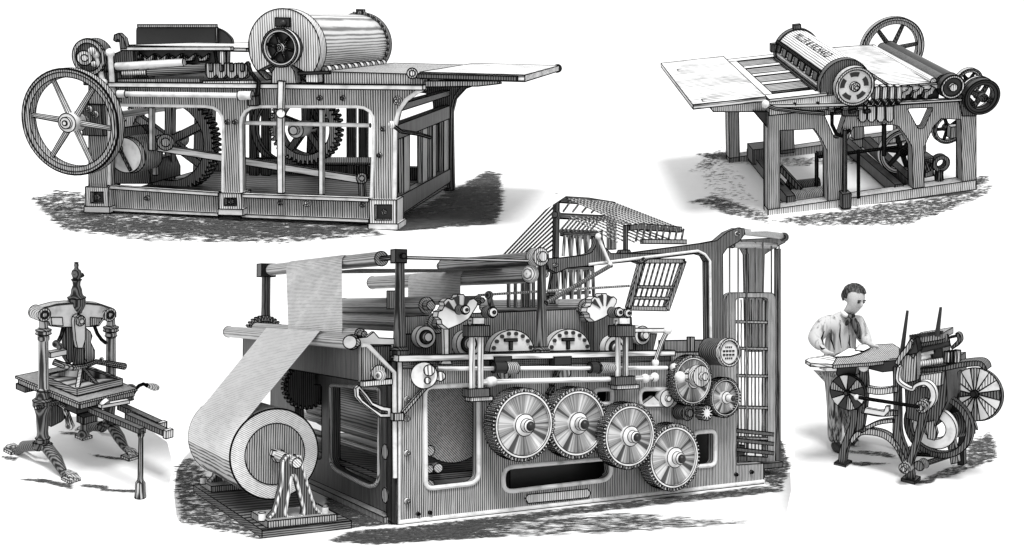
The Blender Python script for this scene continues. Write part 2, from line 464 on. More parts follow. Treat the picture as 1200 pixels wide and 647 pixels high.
m = MB(); m.box(0.06, L4-0.05, 0.1, DA-0.1, 0.06, 0.12); build('base_tray', m, 'dark_h', P)
# impression drum
c0 = f4(333, 56, -0.02); c1 = f4(425, 46, DA-0.02)
c1 = V((c0.x, DA-0.02, c0.z)); r = 0.315
m = MB(); m.cyl(V((c0.x, 0.14, c0.z)), V((c0.x, DA-0.12, c0.z)), r*0.95, n=44); build('drum', m, 'roller', P)
dr_ = MB()
nn = 40; pts = []
for i in range(nn+1):
    an = math.radians(-58 + 296*i/nn); pts.append(c0 + V((math.cos(an)*r*1.05, 0, math.sin(an)*r*1.05)))
for q in ((302, 83), (316, 76), (329, 72), (342, 76), (358, 85)): pts.append(f4(*q, -0.02))
# order: arc ends at lower left, then across the notch to lower right
dr_.prism(pts, (0, 0.15, 0)); sh = build('drum_end_plate', dr_, 'iron_l', P)
m = MB(); m.box(c0.x-0.06, c0.x+0.07, -0.05, -0.02, f4(333, 31, -0.02).z, f4(333, 21, -0.02).z); m.ball(f4(332, 27, -0.06), 0.028); build('oil_box', m, 'black', sh)
hc = f4(328, 56, -0.16)
m = MB(); m.cyl(hc+V((0, 0.06, 0)), hc+V((0, 0.14, 0)), 0.15, n=30); build('back_disc', m, 'black', sh)
wheel(A, P, 'hand_wheel', hc, 0.165, 0.035, 0.05, 6, 0.035, 'steel', 0.2, 'steel', sw=0.014)
m = MB(); m.ring(V((c0.x, DA-0.12, c0.z)), r*1.02, r*0.5, 0.1, n=40); 
rim = build('drum_ring', m, 'dark', P)
for i in range(13):
    an = math.radians(-40+140*i/12); q = V((c0.x+math.cos(an)*r*1.0, DA-0.13, c0.z+math.sin(an)*r*1.0))
    k = MB(); k.ball(q, 0.022, 8); build('ring_stud', k, 'dark', rim, ink=0)
m = MB(); m.box(c0.x-0.04, c0.x+0.03, DA-0.1, DA-0.02, c0.z+r*1.0, c0.z+r*1.12); build('drum_catch', m, 'black', rim)
gb = MB(); gx = c0.x+r*0.80; gz = c0.z-r*0.62
gb.cyl(V((gx, 0.16, gz)), V((gx, DA-0.15, gz)), 0.018, n=12); g = build('gripper_bar', gb, 'dark', P)
for i in range(10):
    y = 0.26+i*(DA-0.5)/9
    k = MB(); k.cyl(V((gx+0.01, y, gz)), V((gx+0.01, y+0.09, gz)), 0.036, n=12); build('gripper', k, 'steel', g)
# drum bearing
m = MB(); m.prism(A.fs([(318, 98), (319, 84), (326, 73), (338, 73), (345, 84), (347, 98)], -0.05), (0, 0.12, 0)); m.box(f4(362, 90).x, f4(376, 90).x, -0.07, 0.05, f4(370, 97, -.07).z, f4(370, 86, -.07).z)
build('drum_bearing', m, 'iron_l', P)
m = MB(); m.bar(f4(350, 86, -0.06), f4(387, 85, -0.06), 0.03, 0.022); build('bearing_strap', m, 'black', P)
m = MB(); m.bar(f4(330, 95, -0.12), f4(329, 133, -0.12), 0.038, 0.05); m.cyl(f4(329, 133, -0.15), f4(329, 133, -0.05), 0.04); m.bar(f4(329, 133, -0.1), f4(329.5, 226, -0.1), 0.05, 0.05); build('lift_rod', m, 'steel', P)
m = MB(); m.tube([f4(290, 73, -0.08), f4(294, 85, -0.1), f4(303, 96, -0.1), f4(302, 112, -0.1)], 0.015, 8); m.box(f4(295, 117).x, f4(304, 117).x, -0.08, 0, f4(300, 123).z, f4(300, 112).z); build('trip_lever', m, 'dark', P)
# flywheel and its shaft
fc = f4(82, 143.5, -0.30)
wheel(A, P, 'flywheel', fc, 0.475, 0.075, 0.09, 6, 0.085, 'iron', 0.12, 'steel', label='big six-spoked flywheel at the left end', sw=0.026)
m = MB(); m.cyl(fc, fc+V((0, DA+0.2, 0)), 0.035); build('drive_shaft', m, 'steel_y', P)
m = MB(); m.box(f4(100, 140).x, f4(124, 140).x, -0.06, 0.0, f4(110, 158).z, f4(110, 122).z); build('shaft_bearing', m, 'dark', P)
bolts(A, P, [(105, 128), (112, 134)], -0.07, 4, 'iron_l')
# small pulley above the flywheel
pc = f4(105, 67, -0.05)
m = MB(); m.cyl(pc, pc+V((0, 0.12, 0)), 0.165, n=30); pl = build('cam_wheel', m, 'dark', P)
m = MB(); m.ring(pc+V((0, -0.02, 0)), 0.16, 0.125, 0.03); build('cam_rim', m, 'iron', pl)
m = MB(); m.cyl(f4(99, 68, -0.06), f4(99, 68, -0.12), 0.065); m.cyl(f4(99, 68, -0.12), f4(99, 68, -0.15), 0.03); m.ball(f4(108, 60, -0.08), 0.035); m.ball(f4(110, 75, -0.08), 0.025); build('cam_boss', m, 'iron_l', pl)
for a, b, r_ in (((113, 64), (121, 97), 0.022), ((129, 62), (132, 108), 0.022)):
    m = MB(); m.cyl(f4(*a, -0.04), f4(*b, -0.04), r_); m.ball(f4(*a, -0.04), r_*1.8); m.ball(f4(*b, -0.04), r_*1.8); build('link_rod', m, 'steel', P)
m = MB(); m.box(f4(96, 90).x, f4(135, 90).x, 0.02, DA-0.1, f4(110, 100).z, f4(110, 84).z); build('end_beam', m, 'dark', P)
for d_ in (0.1, DA-0.15):
    m = MB(); m.prism([p+V((0, d_, 0)) for p in A.fs([(112, 98), (126, 64), (140, 58), (150, 60), (150, 98)], 0)], (0, 0.08, 0)); build('duct_cheek', m, 'dark', P)
# inking gear
m = MB(); m.prism(A.fs(rnd([(160, 52), (160, 31), (248, 31), (262, 36), (272, 46), (272, 54)], [1, 5, 3, 6, 4, 1]), 1.5), (0, 0.04, 0)); build('ink_hopper', m, 'black', P)
m = MB(); m.bar(f4(162, 30.5, 1.48), f4(254, 30.5, 1.48), 0.03, 0.03); m.bar(f4(254, 32, 1.48), f4(254, 50, 1.48), 0.02, 0.02); build('hopper_rim', m, 'iron', P)
ta = f4(147, 53, 0.15); tb = f4(290, 50, 0.15)
m = MB(); m.box(ta.x, tb.x, 0.12, DA-0.15, ta.z-0.03, ta.z); build('laying_on_board', m, 'board', P, label='pale laying-on board above the ink rollers')
m = MB(); m.bar(f4(143, 57, 0.08), f4(272, 57, 0.08), 0.05, 0.03); build('board_rail', m, 'steel', P)
m = MB(); m.prism(A.fs([(133, 47), (134, 41), (139, 39), (145, 45), (148, 57), (141, 57), (140, 47), (137, 46), (136, 49)], 0.05), (0, 0.06, 0)); build('board_hook', m, 'dark', P)
m = MB(); m.prism(A.fs([(142, 60), (250, 58), (253, 75), (242, 75), (142, 75)], 0.2), (0, 0.05, 0)); cp = build('roller_comb', m, 'black', P)
for i in range(6):
    u = 153+i*16
    k = MB(); k.prism(A.fs([(u, 72), (u+9, 71), (u+11, 63), (u+7, 66), (u+3, 69), (u-2, 65)], 0.17), (0, 0.03, 0)); build('roller_hook', k, 'iron_l', cp)
for a, b, r_, mt in (((136, 78), (216, 73), 0.035, 'steel'), ((174, 86), (243, 79), 0.038, 'dark_h'), ((143, 86), (172, 85), 0.02, 'iron_l')):
    m = MB(); m.cyl(f4(*a, 0.1), f4(*b, 0.1), r_); build('ink_roller', m, mt, P)
m = MB(); m.bar(f4(140, 95, 0.06), f4(236, 94, 0.06), 0.05, 0.04); rk = build('tooth_rack', m, 'iron', P)
k = MB()
for i in range(24):
    u = 184+i*2.3; k.bar(f4(u, 92.5, 0.03), f4(u, 89.5, 0.03), 0.008, 0.03)
build('rack_teeth', k, 'black', rk, ink=0)
for i in range(4):
    u = 246+i*12.2
    m = MB(); m.prism(A.fs(rnd([(u-5, 74), (u-1, 74), (u-1, 84), (u+4, 84), (u+4, 74), (u+7, 74), (u+7, 88), (u+3, 92), (u-2, 92), (u-5, 87)], 1.5, 2), 0.0), (0, 0.07, 0)); build('roller_fork', m, 'iron', P)
m = MB(); m.bar(f4(239, 97, -0.01), f4(300, 96, -0.01), 0.05, 0.03); m.bar(f4(261, 60, 0.05), f4(261, 76, 0.05), 0.04, 0.04); build('fork_bearer', m, 'iron_l', P)
# driving gears under the bed
gc = f4(196, 166, 0.95); gr = 60*A.k(gc)
m = MB(); m.gear(gc, gr, 60, 0.035, 0.14, ri=gr-0.12); gw = build('spur_wheel', m, 'iron', P)
for i in range(6):
    an = 0.45+i*PI/3; d = V((math.cos(an), 0, math.sin(an))); k = MB(); k.bar(gc+V((0, .06, 0))+d*0.04, gc+V((0, .06, 0))+d*(gr-0.1), 0.075, 0.075, up=(0, 1, 0)); build('spoke', k, 'iron', gw)
k = MB(); k.cyl(gc-V((0, 0.12, 0)), gc+V((0, 0.3, 0)), 0.08); k.cyl(gc-V((0, 0.2, 0)), gc-V((0, .12, 0)), 0.05); build('hub', k, 'iron_l', gw)
pc = f4(146.5, 182, 0.10)
m = MB(); m.cyl(pc, pc+V((0, 0.03, 0)), 0.165, n=32); pd = build('crank_disc', m, 'steel', P)
m = MB(); m.cyl(pc+V((0.03, 0.035, 0)), pc+V((0.06, 0.30, 0)), 0.17, n=32); build('pulley', m, 'iron', pd)
m = MB(); m.bar(f4(139, 172, 0.07), f4(153, 200, 0.07), 0.02, 0.02); m.cyl(f4(139, 174, 0.08), f4(139, 174, 0.02), 0.035); m.cyl(f4(139, 174, 0.02), f4(139, 174, -0.02), 0.018); build('crank_pin', m, 'dark', pd)
m = MB(); m.bar(f4(186, 173, 0.30), f4(426, 211, 0.30), 0.05, 0.062); cr = build('connecting_rod', m, 'steel_x', P)
m = MB(); m.cyl(f4(424, 209, 0.3), f4(424, 209, 0.22), 0.05); m.cyl(f4(424, 209, .22), f4(424, 209, .19), 0.025); m.bar(f4(424, 210, .3), f4(425, 232, .3), 0.05, 0.05); build('rod_end', m, 'iron', cr)
m = MB(); m.cyl(f4(166, 175, 0.28), f4(194, 167, 0.28), 0.025); m.ball(f4(166, 175, 0.28), 0.05); m.cyl(f4(194, 167, 0.25), f4(194, 167, 0.36), 0.075); m.cyl(f4(194, 167, 0.2), f4(194, 167, 0.25), 0.04); build('rod_head', m, 'iron', cr)
for u, v0, v1, b in ((178, 126, 176, 0.2), (182, 178, 205, 0.4), (377, 128, 228, 0.12)):
    m = MB(); m.bar(f4(u, v0, b), f4(u, v1, b), 0.04, 0.04); build('guide_post', m, 'steel', P)
m = MB(); m.cyl(f4(287, 144, 0.1), f4(434, 147, 0.1), 0.018); build('guide_rod', m, 'steel', P)
gc2 = f4(356, 150, 0.6); gr2 = 43*A.k(gc2)
m = MB(); m.gear(gc2, gr2, 44, 0.035, 0.14, ri=gr2-0.09); g2 = build('drum_gear', m, 'iron', P)
for i in range(5):
    an = 0.3+i*PI*2/5; d = V((math.cos(an), 0, math.sin(an))); k = MB(); k.bar(gc2+V((0, .06, 0))+d*0.04, gc2+V((0, .06, 0))+d*(gr2-0.06), 0.06, 0.06, up=(0, 1, 0)); build('spoke', k, 'dark', g2)
k = MB(); k.cyl(gc2-V((0, 0.2, 0)), gc2+V((0, 0.2, 0)), 0.075); k.cyl(gc2-V((0, 0.26, 0)), gc2-V((0, .2, 0)), 0.04); build('hub', k, 'steel', g2)
m = MB(); m.ring(f4(335, 152, 0.75), 0.36, 0.31, 0.06); build('drum_gear_guard', m, 'dark', P)
m = MB(); m.bar(f4(300, 189, 0.7), f4(437, 189, 0.7), 0.08, 0.06); rk = build('tooth_rack', m, 'dark', P)
k = MB()
for i in range(22):
    u = 381+i*2.6; k.bar(f4(u, 190, 0.65), f4(u+1, 185, 0.65), 0.012, 0.04)
build('rack_teeth', k, 'iron_l', rk, ink=0)
for u in (298, 312, 412, 426):
    m = MB(); m.bar(f4(u, 126, 1.3), f4(u, 205, 1.3), 0.06, 0.08); build('inner_post', m, 'dark', P)
m = MB(); m.prism(A.fs([(134, 215), (134, 198), (142, 190), (170, 190), (176, 204), (176, 215)], 0.5), (0, 0.6, 0)); build('gear_pedestal', m, 'dark', P)
m = MB(); m.prism(A.fs([(140, 160), (142, 150), (166, 147), (172, 155), (172, 168), (140, 168)], 0.5), (0, 0.1, 0)); build('pedestal_cap', m, 'dark', P)
# ground
ground_patch(A, [(12, 288), (455, 289), (600, 272), (700, 205), (640, 150), (40, 170), (10, 215)])
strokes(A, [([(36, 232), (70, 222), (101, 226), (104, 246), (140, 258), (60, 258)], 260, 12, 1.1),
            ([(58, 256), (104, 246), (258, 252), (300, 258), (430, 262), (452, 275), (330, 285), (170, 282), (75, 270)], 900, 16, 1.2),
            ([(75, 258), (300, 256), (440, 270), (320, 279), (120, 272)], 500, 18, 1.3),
            ([(465, 271), (466, 256), (531, 222), (572, 200), (585, 203), (587, 240), (580, 262), (530, 266)], 1500, 16, 1.2),  # dense strokes draw the shadow to the right of the press
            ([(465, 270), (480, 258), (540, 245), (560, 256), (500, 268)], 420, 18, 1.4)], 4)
# ================================================================ rotary web press in the middle
B = Frame(30.05, -1.77, 0.19, (-1.039, 9.206, -2.2388))
def fc_(u, v, b=0.0): return B.f(u, v, b)
Q = thing(B, 'rotary_press', 'largest machine, a rotary web press with four meshing sunburst gears along its riveted side plate', 'printing press')
def ybar(name, u, v, b0, u1, r, mat='roller', par=None, ends=True, n=20):
    p = fc_(u, v, b0); q = V((p.x, B.yb(p, u1), p.z)); m = MB(); m.cyl(p, q, r, n=n)
    if ends: m.cyl(p-V((0, 0.10, 0)), p, r*0.55, n=12); m.cyl(q, q+V((0, 0.1, 0)), r*0.55, n=12)
    return build(name, m, mat, par or Q)
holes = [rnd([(498, 453.5), (561, 451), (561, 566), (499, 573)], [9, 14, 12, 9]),
         rnd([(590, 548), (716, 537), (716, 562), (590, 577)], [12, 12, 12, 12]),
         rnd([(750, 456), (792, 456), (792, 475), (750, 476)], 8),
         rnd([(813, 507), (838, 505), (838, 545), (813, 547)], 6),
         rnd([(697, 457), (717, 456), (717, 473), (697, 474)], 5)]
outer = [(466, 421), (786, 413), (863, 412), (863, 545), (895, 543), (895, 567), (465, 615)]
plate(B, Q, 'side_plate', outer, 0.0, 0.12, holes, 'iron', 0.022)
m = MB(); m.tube(B.fs([(468.5, 424), (467.5, 612), (895, 564)], -0.006), 0.020, 8); build('highlight_bead', m, 'steel', Q, ink=0)  # highlight down the corner and along the base, made as a tube
m = MB(); m.prism(B.fs([(458.5, 424), (465, 421), (464.5, 616), (458.5, 612)], 0.02), (0, 0.10, 0)); build('corner_post', m, 'black', Q)
m = MB(); m.bar(fc_(464, 420, -0.03), fc_(787, 413.5, -0.03), 0.12, 0.058); build('deck_edge', m, 'steel_x', Q)
m = MB(); m.box(0.05, fc_(786, 413).x, 0.0, 4.0, 1.40, 1.47); build('deck', m, 'iron_h', Q)
# far frame and inside
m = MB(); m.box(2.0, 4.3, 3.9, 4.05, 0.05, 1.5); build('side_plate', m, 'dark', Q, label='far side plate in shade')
m = MB(); m.box(1.35, 3.9, 0.30, 0.42, 0.05, 1.38); build('dark_backing', m, 'black', Q)  # black sheet added behind the openings to darken the interior
p = fc_(533, 495, 0.35); m = MB(); m.cyl(V((p.x, 0.35, p.z+0.05)), V((p.x, 3.6, p.z+0.05)), 0.44, n=40); build('impression_cylinder', m, 'roller', Q)
m = MB(); m.cyl(V((p.x-0.2, 0.3, p.z-0.42)), V((p.x+0.25, 2.6, p.z-0.46)), 0.045); build('feed_rod', m, 'steel_y', Q)
m = MB(); m.box(0.1, 1.8, 0.4, 3.8, 0.30, 0.36); build('inner_tray', m, 'dark_h', Q)
bolts(B, Q, [(476.6, 467.7), (476.6, 490.5), (476.6, 531), (476.6, 587)], 0.0, 3.6, 'steel')
bolts(B, Q, [(489.6, 602), (503.6, 600.5), (862, 556), (880, 553), (728, 447)], 0.0, 2.2, 'dark')
m = MB(); m.prism(B.fs([(615.6, 584), (619, 579.5), (688.6, 573), (692.5, 577.5), (689.6, 583), (619, 590)], -0.02), (0, 0.03, 0)); build('name_plate', m, 'iron_l', Q)
# gears along the plate
def sungear(u, v, ry, b, teeth, name='spur_gear', t=0.16):
    c = fc_(u, v, b); r = ry*B.k(c)
    m = MB(); m.gear(c, r, teeth, 0.042, t, ri=r*0.86); g = build(name, m, 'iron_l', Q, ink=0.004)
    k = MB(); k.cyl(c+V((0, 0.02, 0)), c+V((0, t-0.02, 0)), r*0.88, n=64); build('turned_face', k, 'gear_y', g, ink=0)
    k = MB(); k.ring(c+V((0, -0.008, 0)), r*0.90, r*0.83, 0.03, n=56); build('face_rim', k, 'steel', g, ink=0.004)
    k = MB(); k.lathe(c+V((0, 0.03, 0)), (0, -1, 0), [(0, r*.30), (0.05, r*.30), (0.06, r*.26), (0.075, r*.18), (0.13, r*.17), (0.15, r*.12)], 24); build('hub', k, 'steel', g)
    k = MB(); k.ball(c+V((0, -0.12, 0)), r*0.13, 10); build('shaft_end', k, 'black', g, ink=0)
    k = MB(); k.cyl(c+V((0, t, 0)), V((c.x, 0.05, c.z)), r*0.2); build('shaft', k, 'dark', g)
    return g
sungear(614, 498, 43, -0.34, 56)
sungear(677, 496, 42, -0.24, 56)
sungear(738, 511, 39, -0.34, 54)
sungear(790, 536, 39.5, -0.24, 54)
sungear(812, 446, 30, -0.18, 44, t=0.10)
sungear(850, 466, 23.5, -0.22, 40, t=0.10)
c = fc_(828.5, 484, -0.24); m = MB(); m.gear(c, 9*B.k(c), 11, 0.035, 0.10); build('pinion', m, 'steel', Q)
c = fc_(806, 484, -0.18); m = MB(); m.cyl(c, c+V((0, 0.15, 0)), 0.08); m.cyl(c-V((0, 0.04, 0)), c, 0.04); build('idler', m, 'dark', Q)
c = fc_(822, 441, -0.42); m = MB(); m.cyl(c, c+V((0, 0.08, 0)), 0.11, n=28); m.cyl(c+V((0, 0.08, 0)), c+V((0, 0.2, 0)), 0.07); m.cyl(c-V((0.0, 0.06, 0)), c, 0.04); build('friction_disc', m, 'iron_l', Q)
m = MB(); m.bar(fc_(797, 441, -0.3), fc_(822, 441, -0.34), 0.06, 0.05); m.ball(fc_(797, 442, -0.3), 0.06); build('shift_fork', m, 'steel', Q)
c = fc_(782, 467, -0.06); m = MB(); m.cyl(c, c+V((0, 0.1, 0)), 0.09, n=24); m.cyl(c-V((0, 0.03, 0)), c, 0.03); build('slot_roller', m, 'steel', Q)
m = MB(); m.prism(B.fs([(752, 474), (766, 464), (776, 474), (790, 474), (784, 477), (756, 477)], -0.02), (0, 0.06, 0)); build('slot_shoe', m, 'steel', Q)
# gauge on the right
c = fc_(853, 413, -0.30); m = MB(); m.cyl(c, c+V((0.0, 0.30, 0)), 0.145, n=32); ga = build('counter_drum', m, 'dark', Q)
m = MB(); m.cyl(c-V((0, 0.012, 0)), c+V((0, 0.01, 0)), 0.125, n=32); fa = build('dial_face', m, 'white', ga)
m = MB(); m.ring(c-V((0, 0.03, 0)), 0.15, 0.125, 0.05); build('dial_rim', m, 'iron_l', ga)
for k, (z, w_) in enumerate(((0.055, 0.05), (0.015, 0.085), (-0.025, 0.085), (-0.062, 0.055))):
    m = MB()
    for j in range(4): m.box(c.x-w_+j*w_/2+0.004, c.x-w_+(j+1)*w_/2-0.010, c.y-0.02, c.y-0.012, c.z+z-0.009, c.z+z+0.009)
    build('dial_lettering', m, 'ink', fa, ink=0)
# rods and joints across the plate
for a, b, r in (((512, 432), (782, 431), 0.020), ((560, 448), (764, 443), 0.026)):
    m = MB(); m.cyl(fc_(*a, -0.12), fc_(*b, -0.12), r, n=12); build('cross_rod', m, 'steel_x', Q)
for u0, u1, v in ((578, 592, 430.5), (592, 606, 431), (691, 700, 431), (702, 722, 431)):
    m = MB(); m.cyl(fc_(u0, v, -0.12), fc_(u1, v, -0.12), 0.055, n=16); build('rod_sleeve', m, 'iron' if u0 in (592, 702) else 'black', Q)
for u, v in ((574, 447.5), (577, 447), (756, 443.5), (767, 442), (790, 431)):
    m = MB(); m.ball(fc_(u, v, -0.12), 0.048); build('rod_joint', m, 'steel', Q)
m = MB(); m.cyl(fc_(497, 440, -0.14), fc_(497, 440, -0.01), 0.12, n=28); ec = build('eccentric', m, 'steel', Q)
for u, v, r in ((503, 434, 0.05), (501, 446, 0.03), (516, 441, 0.045)):
    m = MB(); m.cyl(fc_(u, v, -0.19), fc_(u, v, -0.1), r); build('stud', m, 'iron_l', ec)
m = MB(); m.bar(fc_(500, 452, -0.05), fc_(472, 484, -0.05), 0.04, 0.03); m.box(fc_(461, 489, -0.06).x, fc_(473, 489, -.06).x, -0.07, 0, fc_(466, 493, -.06).z, fc_(466, 484, -.06).z); build('stay_strap', m, 'iron', Q)
# shallow castings hung from the deck edge
for u in (589, 659):
    m = MB(); m.box(fc_(u-10, 420, -.1).x, fc_(u+10, 420, -.1).x, -0.11, -0.02, fc_(u, 428, -.1).z, fc_(u, 418, -.1).z); build('deck_clamp', m, 'black', Q)
    m = MB(); m.cyl(fc_(u+2, 437, -0.03), fc_(u+2, 437, -0.0), 0.065); build('boss', m, 'iron_l', Q)
for u0, v0, u1, v1 in ((646, 452, 655, 432), (642, 462, 648, 452)):
    m = MB(); m.bar(fc_(u0, v0, -0.05), fc_(u1, v1, -0.05), 0.04, 0.03); build('hanger', m, 'dark', Q)
# dials standing on the deck
for u, v in ((600, 412), (667, 411)):
    c = fc_(u, v, 0.12); r = 30*B.k(c); pts = [c+V((math.cos(PI*i/24)*r, 0, math.sin(PI*i/24)*r*0.84)) for i in range(25)]
    m = MB(); m.prism(pts, (0, 0.10, 0)); d = build('dial_plate', m, 'white', Q)
    for i in range(8):
        an = PI*(0.07+0.86*i/7); k = MB(); q = c+V((math.cos(an)*r*.85, 0, math.sin(an)*r*.71)); k.cyl(q-V((0, 0.02, 0)), q, 0.020, n=10); build('stud', k, 'black', d, ink=0)
    k = MB(); k.box(c.x-0.09, c.x+0.05, -0.02+c.y, c.y, c.z+0.10, c.z+0.125); k.box(c.x-0.035, c.x-0.005, c.y-0.02, c.y, c.z+0.02, c.z+0.10); build('tee_handle', k, 'black', d)
m = MB(); m.prism(B.fs([(474, 418), (474, 371), (702, 361), (702, 414)], 0.55), (0, 0.08, 0)); build('back_plate', m, 'iron', Q)
m = MB(); m.prism(B.fs([(474, 416), (474, 392), (510, 390), (510, 415)], 0.40), (0, 0.08, 0)); build('bearing_block', m, 'dark', Q)
for u, v, r, b in ((499, 395, 0.105, 0.3), (549, 403, 0.13, 0.15), (753, 393, 0.10, 0.2), (721, 408, 0.13, 0.15)):
    c = fc_(u, v, b); m = MB(); m.cyl(c, c+V((0, 0.10, 0)), r, n=24); o = build('journal', m, 'steel', Q)
    k = MB(); k.cyl(c-V((0, 0.02, 0)), c, r*0.62, n=20); build('collar', k, 'black', o); k = MB(); k.cyl(c-V((0, 0.06, 0)), c-V((0, .01, 0)), r*0.4, n=16); build('pin', k, 'steel', o)
# toothed fan sectors with roller ends over square columns
for uc, vc, s in ((540, 372, 1.0), (708, 366, 0.82)):
    c = fc_(uc, vc, -0.30); R_ = 30*s*B.k(c)
    pts = []
    for i in range(25):
        an = math.radians(200-165*i/24); rr = R_*(1.0 if (i//3) % 2 else 0.86)
        pts.append(c+V((math.cos(an)*rr, 0, math.sin(an)*rr*0.9)))
    pts += [c+V((R_*0.35, 0, -R_*0.05)), c+V((0, 0, -R_*0.25)), c+V((-R_*0.55, 0, -R_*0.45))]
    m = MB(); m.prism(pts, (0, 0.10, 0)); sct = build('tripping_sector', m, 'white', Q)
    for an in (70, 105, 140):
        d = V((math.cos(math.radians(an)), 0, math.sin(math.radians(an)))); k = MB(); k.prism([c+V((0, -0.012, 0))+d*R_*0.3, c+V((0, -0.012, 0))+V((d.x*math.cos(.16)-d.z*math.sin(.16), 0, d.z*math.cos(.16)+d.x*math.sin(.16)))*R_*0.85, c+V((0, -0.012, 0))+V((d.x*math.cos(.16)+d.z*math.sin(.16), 0, d.z*math.cos(.16)-d.x*math.sin(.16)))*R_*0.85], (0, 0.02, 0)); build('slot', k, 'black', sct, ink=0)
for pts in ((545, 363, 5.5), (577, 366, 6.5), (725, 366, 6), (735, 367, 5.5)):
    u, v, rp = pts; c = fc_(u, v, -0.42); r = rp*B.k(c)
    m = MB(); m.cyl(c, c+V((0, 0.12, 0)), r, n=22); o = build('roller_end', m, 'dark', Q)
    k = MB(); k.cyl(c-V((0, 0.02, 0)), c, r*0.85, n=22); build('face', k, 'white', o); k = MB(); k.cyl(c-V((0, 0.04, 0)), c, r*0.3, n=12); build('pin', k, 'black', o)
for u0, u1, vt, vb, b in ((553, 563, 376, 460, -0.16), (724, 733, 376, 446, -0.16)):
    for u in (u0, u1):
        m = MB(); m.cyl(fc_(u, vt, b), fc_(u, vb, b), 0.028, n=12); build('column_rod', m, 'iron_l', Q)
    for v, h in ((vt+12, 13), (vb, 10)):
        m = MB(); m.box(fc_(u0-7, v, b).x, fc_(u1+7, v, b).x, b-0.06, b+0.06, fc_(u0, v+h/2, b).z, fc_(u0, v-h/2, b).z); build('column_collar', m, 'dark', Q)
    m = MB(); m.box(fc_(u0-2, vt, b).x, fc_(u1+2, vt, b).x, b-0.05, b+0.05, fc_(u0, vt+4, b).z, fc_(u0, vt-4, b).z); build('column_cap', m, 'steel', Q)
    m = MB(); m.box(fc_(u0-5, vb, b).x, fc_(u1+12, vb, b).x, b-0.05, b+0.05, fc_(u0, vb+10, b).z, fc_(u0, vb+5, b).z); build('column_foot', m, 'iron_l', Q)
m = MB(); m.prism(B.fs([(514, 373), (520, 381), (521, 418), (516, 427), (530, 427), (526, 418), (526, 380), (530, 374)], -0.06), (0, 0.05, 0)); build('trip_strut', m, 'steel', Q)
m = MB(); m.tube([fc_(767, 425, -.1), fc_(776, 400, -.1), fc_(782, 388, -.1)], 0.022, 8); m.bar(fc_(742, 387, -.08), fc_(782, 387, -.08), 0.04, 0.04); m.ball(fc_(782, 387, -.1), 0.05); m.ball(fc_(768, 425, -.1), 0.04); build('throw_off_lever', m, 'steel', Q)
m = MB(); m.prism(B.fs([(696, 413), (696, 372), (712, 366), (740, 372), (742, 410)], 0.25), (0, 0.10, 0)); build('bearing_cheek', m, 'dark', Q)
m = MB(); m.prism(B.fs([(745, 412), (745, 392), (770, 391), (765, 412)], 0.25), (0, 0.10, 0)); build('bearing_block', m, 'dark', Q)
m = MB(); m.box(fc_(778, 412, .9).x, fc_(832, 412, .9).x, 0.9, 1.0, 1.2, fc_(800, 399, 0.9).z); build('rear_panel', m, 'iron', Q)
m = MB(); m.box(fc_(809, 400, .2).x, fc_(814, 400, .2).x, 0.2, 0.26, 1.4, fc_(810, 395, 0.2).z); build('rear_stud', m, 'iron', Q)
# posts and web rollers
def post(u, vt, vb, b, r, mat='dark'):
    p = fc_(u, vb, b); q = fc_(u, vt, b); h = q.z-p.z
    m = MB(); m.lathe(p, (0, 0, 1), [(0, r*1.9), (0.05, r*1.9), (0.08, r*1.35), (h*.5, r*1.05), (h-0.04, r*0.95), (h, r*1.1)], 16); return build('post', m, mat, Q)
pf = post(468, 300, 417, 0.06, 0.045)
c = fc_(467, 300.5, 0.06); m = MB(); m.box(c.x-0.055, c.x+0.055, 0.0, 0.11, c.z-0.06, c.z+0.06); m.cyl(c+V((0.015, -.06, 0)), c+V((0.015, -.09, 0)), 0.025); build('post_head', m, 'black', pf)
post(634.5, 300, 416, 0.06, 0.045)
p0 = fc_(468, 301, 0.06); byb = B.yb(p0, 312)
pb = V((p0.x, byb, p0.z))
m = MB(); m.lathe(V((pb.x, byb, 1.45)), (0, 0, 1), [(0, 0.08), (0.06, 0.07), (0.5, 0.055), (pb.z-1.46, 0.055)], 14); po = build('post', m, 'dark', Q)
m = MB(); m.box(pb.x-0.09, pb.x+0.09, byb-0.1, byb+0.1, pb.z-0.08, pb.z+0.08); build('post_head', m, 'black', po)
m = MB(); y0 = B.yb(p0, 447); y1 = B.yb(p0, 318)
m.cyl(V((p0.x, y0, p0.z)), V((p0.x, y1, p0.z)), 0.07, n=22); m.cyl(V((p0.x, 0.1, p0.z)), V((p0.x, byb, p0.z)), 0.022, n=10); build('web_roller', m, 'roller', Q)
r2 = fc_(634, 302, 0.15); ybar('web_roller', 632, 303, 0.15, 520, 0.075)
r3 = ybar('web_roller', 620, 322, 0.25, 437, 0.085)
c = fc_(634, 301, -0.02); m = MB(); m.cyl(c, c+V((0, 0.14, 0)), 0.09, n=20); m.cyl(c-V((0, 0.04, 0)), c, 0.05, n=16); build('roller_journal', m, 'iron_l', Q)
c = fc_(622, 321, 0.12); m = MB(); m.ball(c, 0.09); m.cyl(c, fc_(640, 319, 0.1), 0.05); build('roller_journal', m, 'iron_l', Q)
m = MB(); m.bar(fc_(475, 302, 0.1), fc_(632, 306, 0.1), 0.03, 0.022); build('stay_rod', m, 'steel_x', Q)
for u, v, b, u1, r in ((500, 358, 0.7, 404, 0.085), (512, 379, 0.5, 404, 0.10), (560, 352, 1.0, 470, 0.05), (686, 360, 0.5, 570, 0.09), (690, 372, 0.45, 580, 0.05)):
    ybar('distributor_roller', u, v, b, u1, r)
m = MB(); m.bar(fc_(458, 341, 0.9), fc_(458, 362, 0.9), 0.06, 0.06); build('roller_stay', m, 'iron', Q)
